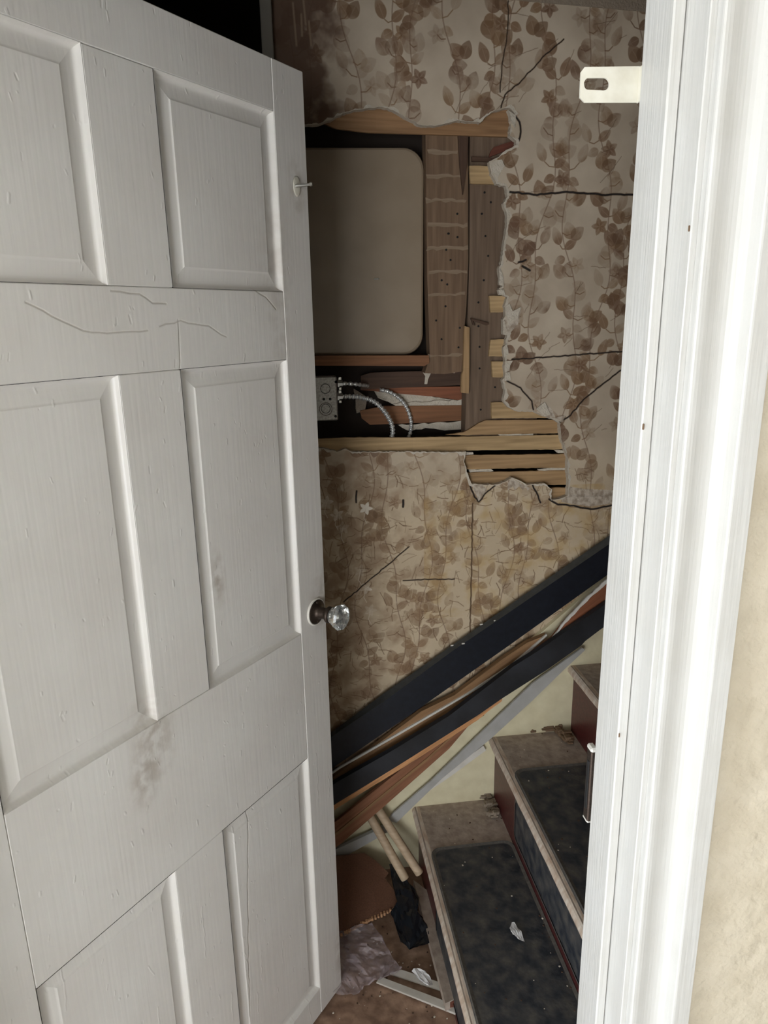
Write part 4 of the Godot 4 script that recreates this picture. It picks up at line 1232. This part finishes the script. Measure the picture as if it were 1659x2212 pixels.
	var cc := [Vector3(0.01,0.12,-1.716), Vector3(0.08,0.109,-1.723), Vector3(0.141,0.1,-1.732), Vector3(0.171,0.086,-1.716), Vector3(0.205,0.064,-1.685), Vector3(0.193,0.059,-1.672), Vector3(0.213,0.042,-1.646), Vector3(0.232,0.027,-1.623), Vector3(0.224,0.02,-1.606), Vector3(0.206,0.02,-1.597), Vector3(0.144,0.021,-1.573), Vector3(0.107,0.021,-1.557), Vector3(0.067,0.02,-1.537), Vector3(-0.002,0.02,-1.508)]
	st = ms()
	sheet(st, cc, 0.004, 6.0, 3, 0.004, 2)
	put(st, "sheet", M.card, card)
	st = ms()
	for i in range(7, 13):
		for m in 7:
			var q: Vector3 = (cc[i] as Vector3).lerp(cc[i + 1], m / 7.0) + Vector3(0, 0.001, 0)
			box(st, q, Vector3(0.006, rng.randf_range(0.005, 0.011), rng.randf_range(0.006, 0.011)), 0.001)
	put(st, "torn_flutes", M.card_edge, card).set_meta("kind", "stuff")
	# black plastic
	st = ms()
	sheet(st, [Vector3(0.212,0.06,-1.722), Vector3(0.245,0.06,-1.706), Vector3(0.254,0.06,-1.65), Vector3(0.27,0.05,-1.629), Vector3(0.278,0.05,-1.591), Vector3(0.265,0.05,-1.548), Vector3(0.283,0.03,-1.542), Vector3(0.286,0.03,-1.505), Vector3(0.284,0.03,-1.462), Vector3(0.227,0.03,-1.454), Vector3(0.208,0.03,-1.479), Vector3(0.2,0.03,-1.555), Vector3(0.192,0.05,-1.559), Vector3(0.216,0.05,-1.589), Vector3(0.212,0.05,-1.638)], 0.02, 9.0, 8, 0.002, 3)
	tag(put(st, "plastic_bag", M.plastic), "crumpled black plastic lying by the foot of the first step", "plastic")
	# clear film
	st = ms()
	sheet(st, [Vector3(-0.002,0.02,-1.528), Vector3(0.07,0.02,-1.547), Vector3(0.142,0.02,-1.559), Vector3(0.167,0.02,-1.494), Vector3(0.182,0.02,-1.445), Vector3(0.201,0.02,-1.407), Vector3(0.18,0.02,-1.396), Vector3(0.137,0.02,-1.383), Vector3(0.102,0.02,-1.374), Vector3(0.087,0.02,-1.355), Vector3(0.06,0.02,-1.351), Vector3(0.025,0.02,-1.363)], 0.018, 14.0, 9, 0.0008, 4)
	tag(put(st, "plastic_film", M.film), "crumpled clear plastic film on the floor by the door's bottom corner", "plastic film")
	# white angle trim and what lies behind it
	var m := thing("white_angle_trim", "white metal angle trim on the floor reaching from the plastic film to the first step", "trim strip")
	var m0 := [Vector3(0.133,0.008,-1.39), Vector3(0.326,0.008,-1.269), Vector3(0.133,0.018,-1.385), Vector3(0.325,0.018,-1.266), Vector3(0.145,0.018,-1.398), Vector3(0.336,0.018,-1.283), Vector3(0.146,0.001,-1.41), Vector3(0.339,0.001,-1.294)]
	st = ms()
	loft(st, [[m0[0], m0[2], m0[4], m0[6]], [m0[1], m0[3], m0[5], m0[7]]])
	put(st, "trim", M.white_trim, m)
	st = ms()
	var n0 := [Vector3(0.171,0.006,-1.41), Vector3(0.293,0.006,-1.344), Vector3(0.17,0.014,-1.407), Vector3(0.293,0.014,-1.342), Vector3(0.199,0.014,-1.414), Vector3(0.303,0.014,-1.357), Vector3(0.2,0.001,-1.423), Vector3(0.305,0.001,-1.366)]
	loft(st, [[n0[0], n0[2], n0[4], n0[6]], [n0[1], n0[3], n0[5], n0[7]]])
	tag(put(st, "broken_white_strip", M.white_trim), "shorter broken white strip just behind the white angle trim", "strip")
	st = ms()
	sheet(st, [Vector3(0.224,0.02,-1.4), Vector3(0.237,0.02,-1.405), Vector3(0.253,0.02,-1.398), Vector3(0.267,0.02,-1.373), Vector3(0.269,0.02,-1.351), Vector3(0.258,0.02,-1.35), Vector3(0.241,0.02,-1.371)], 0.012, 30.0, 4, 0.001, 2)
	tag(put(st, "torn_paper", M.paper), "torn white paper scrap on the broken white strip by the floor board", "paper")
	st = ms()
	sheet(st, [Vector3(0.441,0.218,-1.302), Vector3(0.452,0.218,-1.319), Vector3(0.458,0.218,-1.316), Vector3(0.46,0.218,-1.303), Vector3(0.465,0.218,-1.288), Vector3(0.464,0.218,-1.262), Vector3(0.454,0.218,-1.269), Vector3(0.444,0.218,-1.286)], 0.006, 40.0, 6, 0.0008, 2)
	tag(put(st, "paper_scrap", M.paper), "small torn white paper scrap on the first tread's black pad", "paper")
	# narrow board along the first riser
	var pb := thing("floor_board", "narrow dirty grey wooden board on the floor along the first riser", "board")
	var q0 := [Vector3(0.277,0.03,-1.686), Vector3(0.312,0.03,-1.637), Vector3(0.284,0.048,-1.28), Vector3(0.327,0.048,-1.294), Vector3(0.288,0.022,-1.286), Vector3(0.329,0.022,-1.302)]
	st = ms()
	loft(st, [[q0[0], q0[1], q0[1] + Vector3(0, -0.022, 0), q0[0] + Vector3(0, -0.022, 0)], [q0[2], q0[3], q0[3] + Vector3(0, -0.024, 0), q0[2] + Vector3(0, -0.024, 0)]])
	put(st, "board", M.tread, pb)
	st = ms()
	var e0: Vector3 = q0[2]
	var e1: Vector3 = q0[3]
	box(st, (e0 + e1) / 2.0 + Vector3(0, -0.012, 0.001), Vector3(e1.x - e0.x - 0.006, 0.018, 0.004), 0.001)
	put(st, "end_grain", M.ruddy, pb).set_meta("label", "reddish brown broken end")
	# crumbs of plaster and dust
	var cr := ms()
	box(cr, Vector3.ZERO, Vector3(0.005, 0.003, 0.004), 0.001)
	crumbs(cr.commit(), "plaster_crumbs", "pale crumbs of plaster scattered on the floor and treads", M.plaster, 150, 0)
	crumbs(cr.commit(), "dirt_crumbs", "dark crumbs of dirt scattered on the floor and treads", M.dark_wood, 300, 1)
	# heaps in the corners of the treads
	for hp in [[Vector3(0.51,0.22,-1.79), Vector3(0.515,0.22,-1.767), Vector3(0.517,0.22,-1.733), Vector3(0.517,0.22,-1.704), "clump of dirt and plaster in the back corner of the first tread"], [Vector3(0.656,0.43,-1.793), Vector3(0.696,0.43,-1.786), Vector3(0.729,0.43,-1.781), Vector3(0.733,0.43,-1.751), Vector3(0.739,0.43,-1.721), "litter of bark-like debris in the back corner of the second tread"]]:
		st = ms()
		for q in range(hp.size() - 1):
			for z in 14:
				var o: Vector3 = hp[q] + Vector3(rng.randf_range(-0.012, 0.008), rng.randf_range(-0.004, 0.006), rng.randf_range(-0.004, 0.02))
				var sz := Vector3(rng.randf_range(0.005, 0.028), rng.randf_range(0.004, 0.012), rng.randf_range(0.005, 0.02))
				box(st, o, sz, 0.0015)
		var dk := put(st, "debris", M.grey_plaster if hp.size() < 6 else M.stud)
		tag(dk, hp[-1], "debris", "", "stuff")

func crumbs(mesh: Mesh, n: String, label: String, m: Material, count: int, kind: int) -> void:
	var mi := MultiMeshInstance3D.new()
	var mm_ := MultiMesh.new()
	mm_.transform_format = MultiMesh.TRANSFORM_3D
	mm_.mesh = mesh
	mm_.instance_count = count
	for i in count:
		var p := Vector3.ZERO
		if i % 2 == 0:
			p = Vector3(rng.randf_range(0.0, 0.3), 0.0015, rng.randf_range(-1.7, -1.1))
		else:
			var k := rng.randi_range(0, 2)
			p = Vector3(nosing_x(k) + rng.randf_range(0.025, RUN), RISE * (k + 1) + 0.004, rng.randf_range(-1.76, -1.0))
			if rng.randf() < 0.35: p.x = nosing_x(k + 1) + rng.randf_range(-0.004, 0.018)
		var s := rng.randf_range(0.2, 1.0)
		mm_.set_instance_transform(i, Transform3D(Basis.from_euler(Vector3(rng.randf_range(-0.3, 0.3), rng.randf() * TAU, 0)).scaled(Vector3(s, s, s)), p))
	mi.multimesh = mm_
	mi.material_override = m
	mi.name = n
	add_child(mi, true)
	tag(mi, label, "debris", "", "stuff")

func _ready() -> void:
	rng.seed = 20240607
	stage()
	materials()
	shell()
	frames()
	door()
	back_wall()
	cavity_things()
	stairs()
	loose()
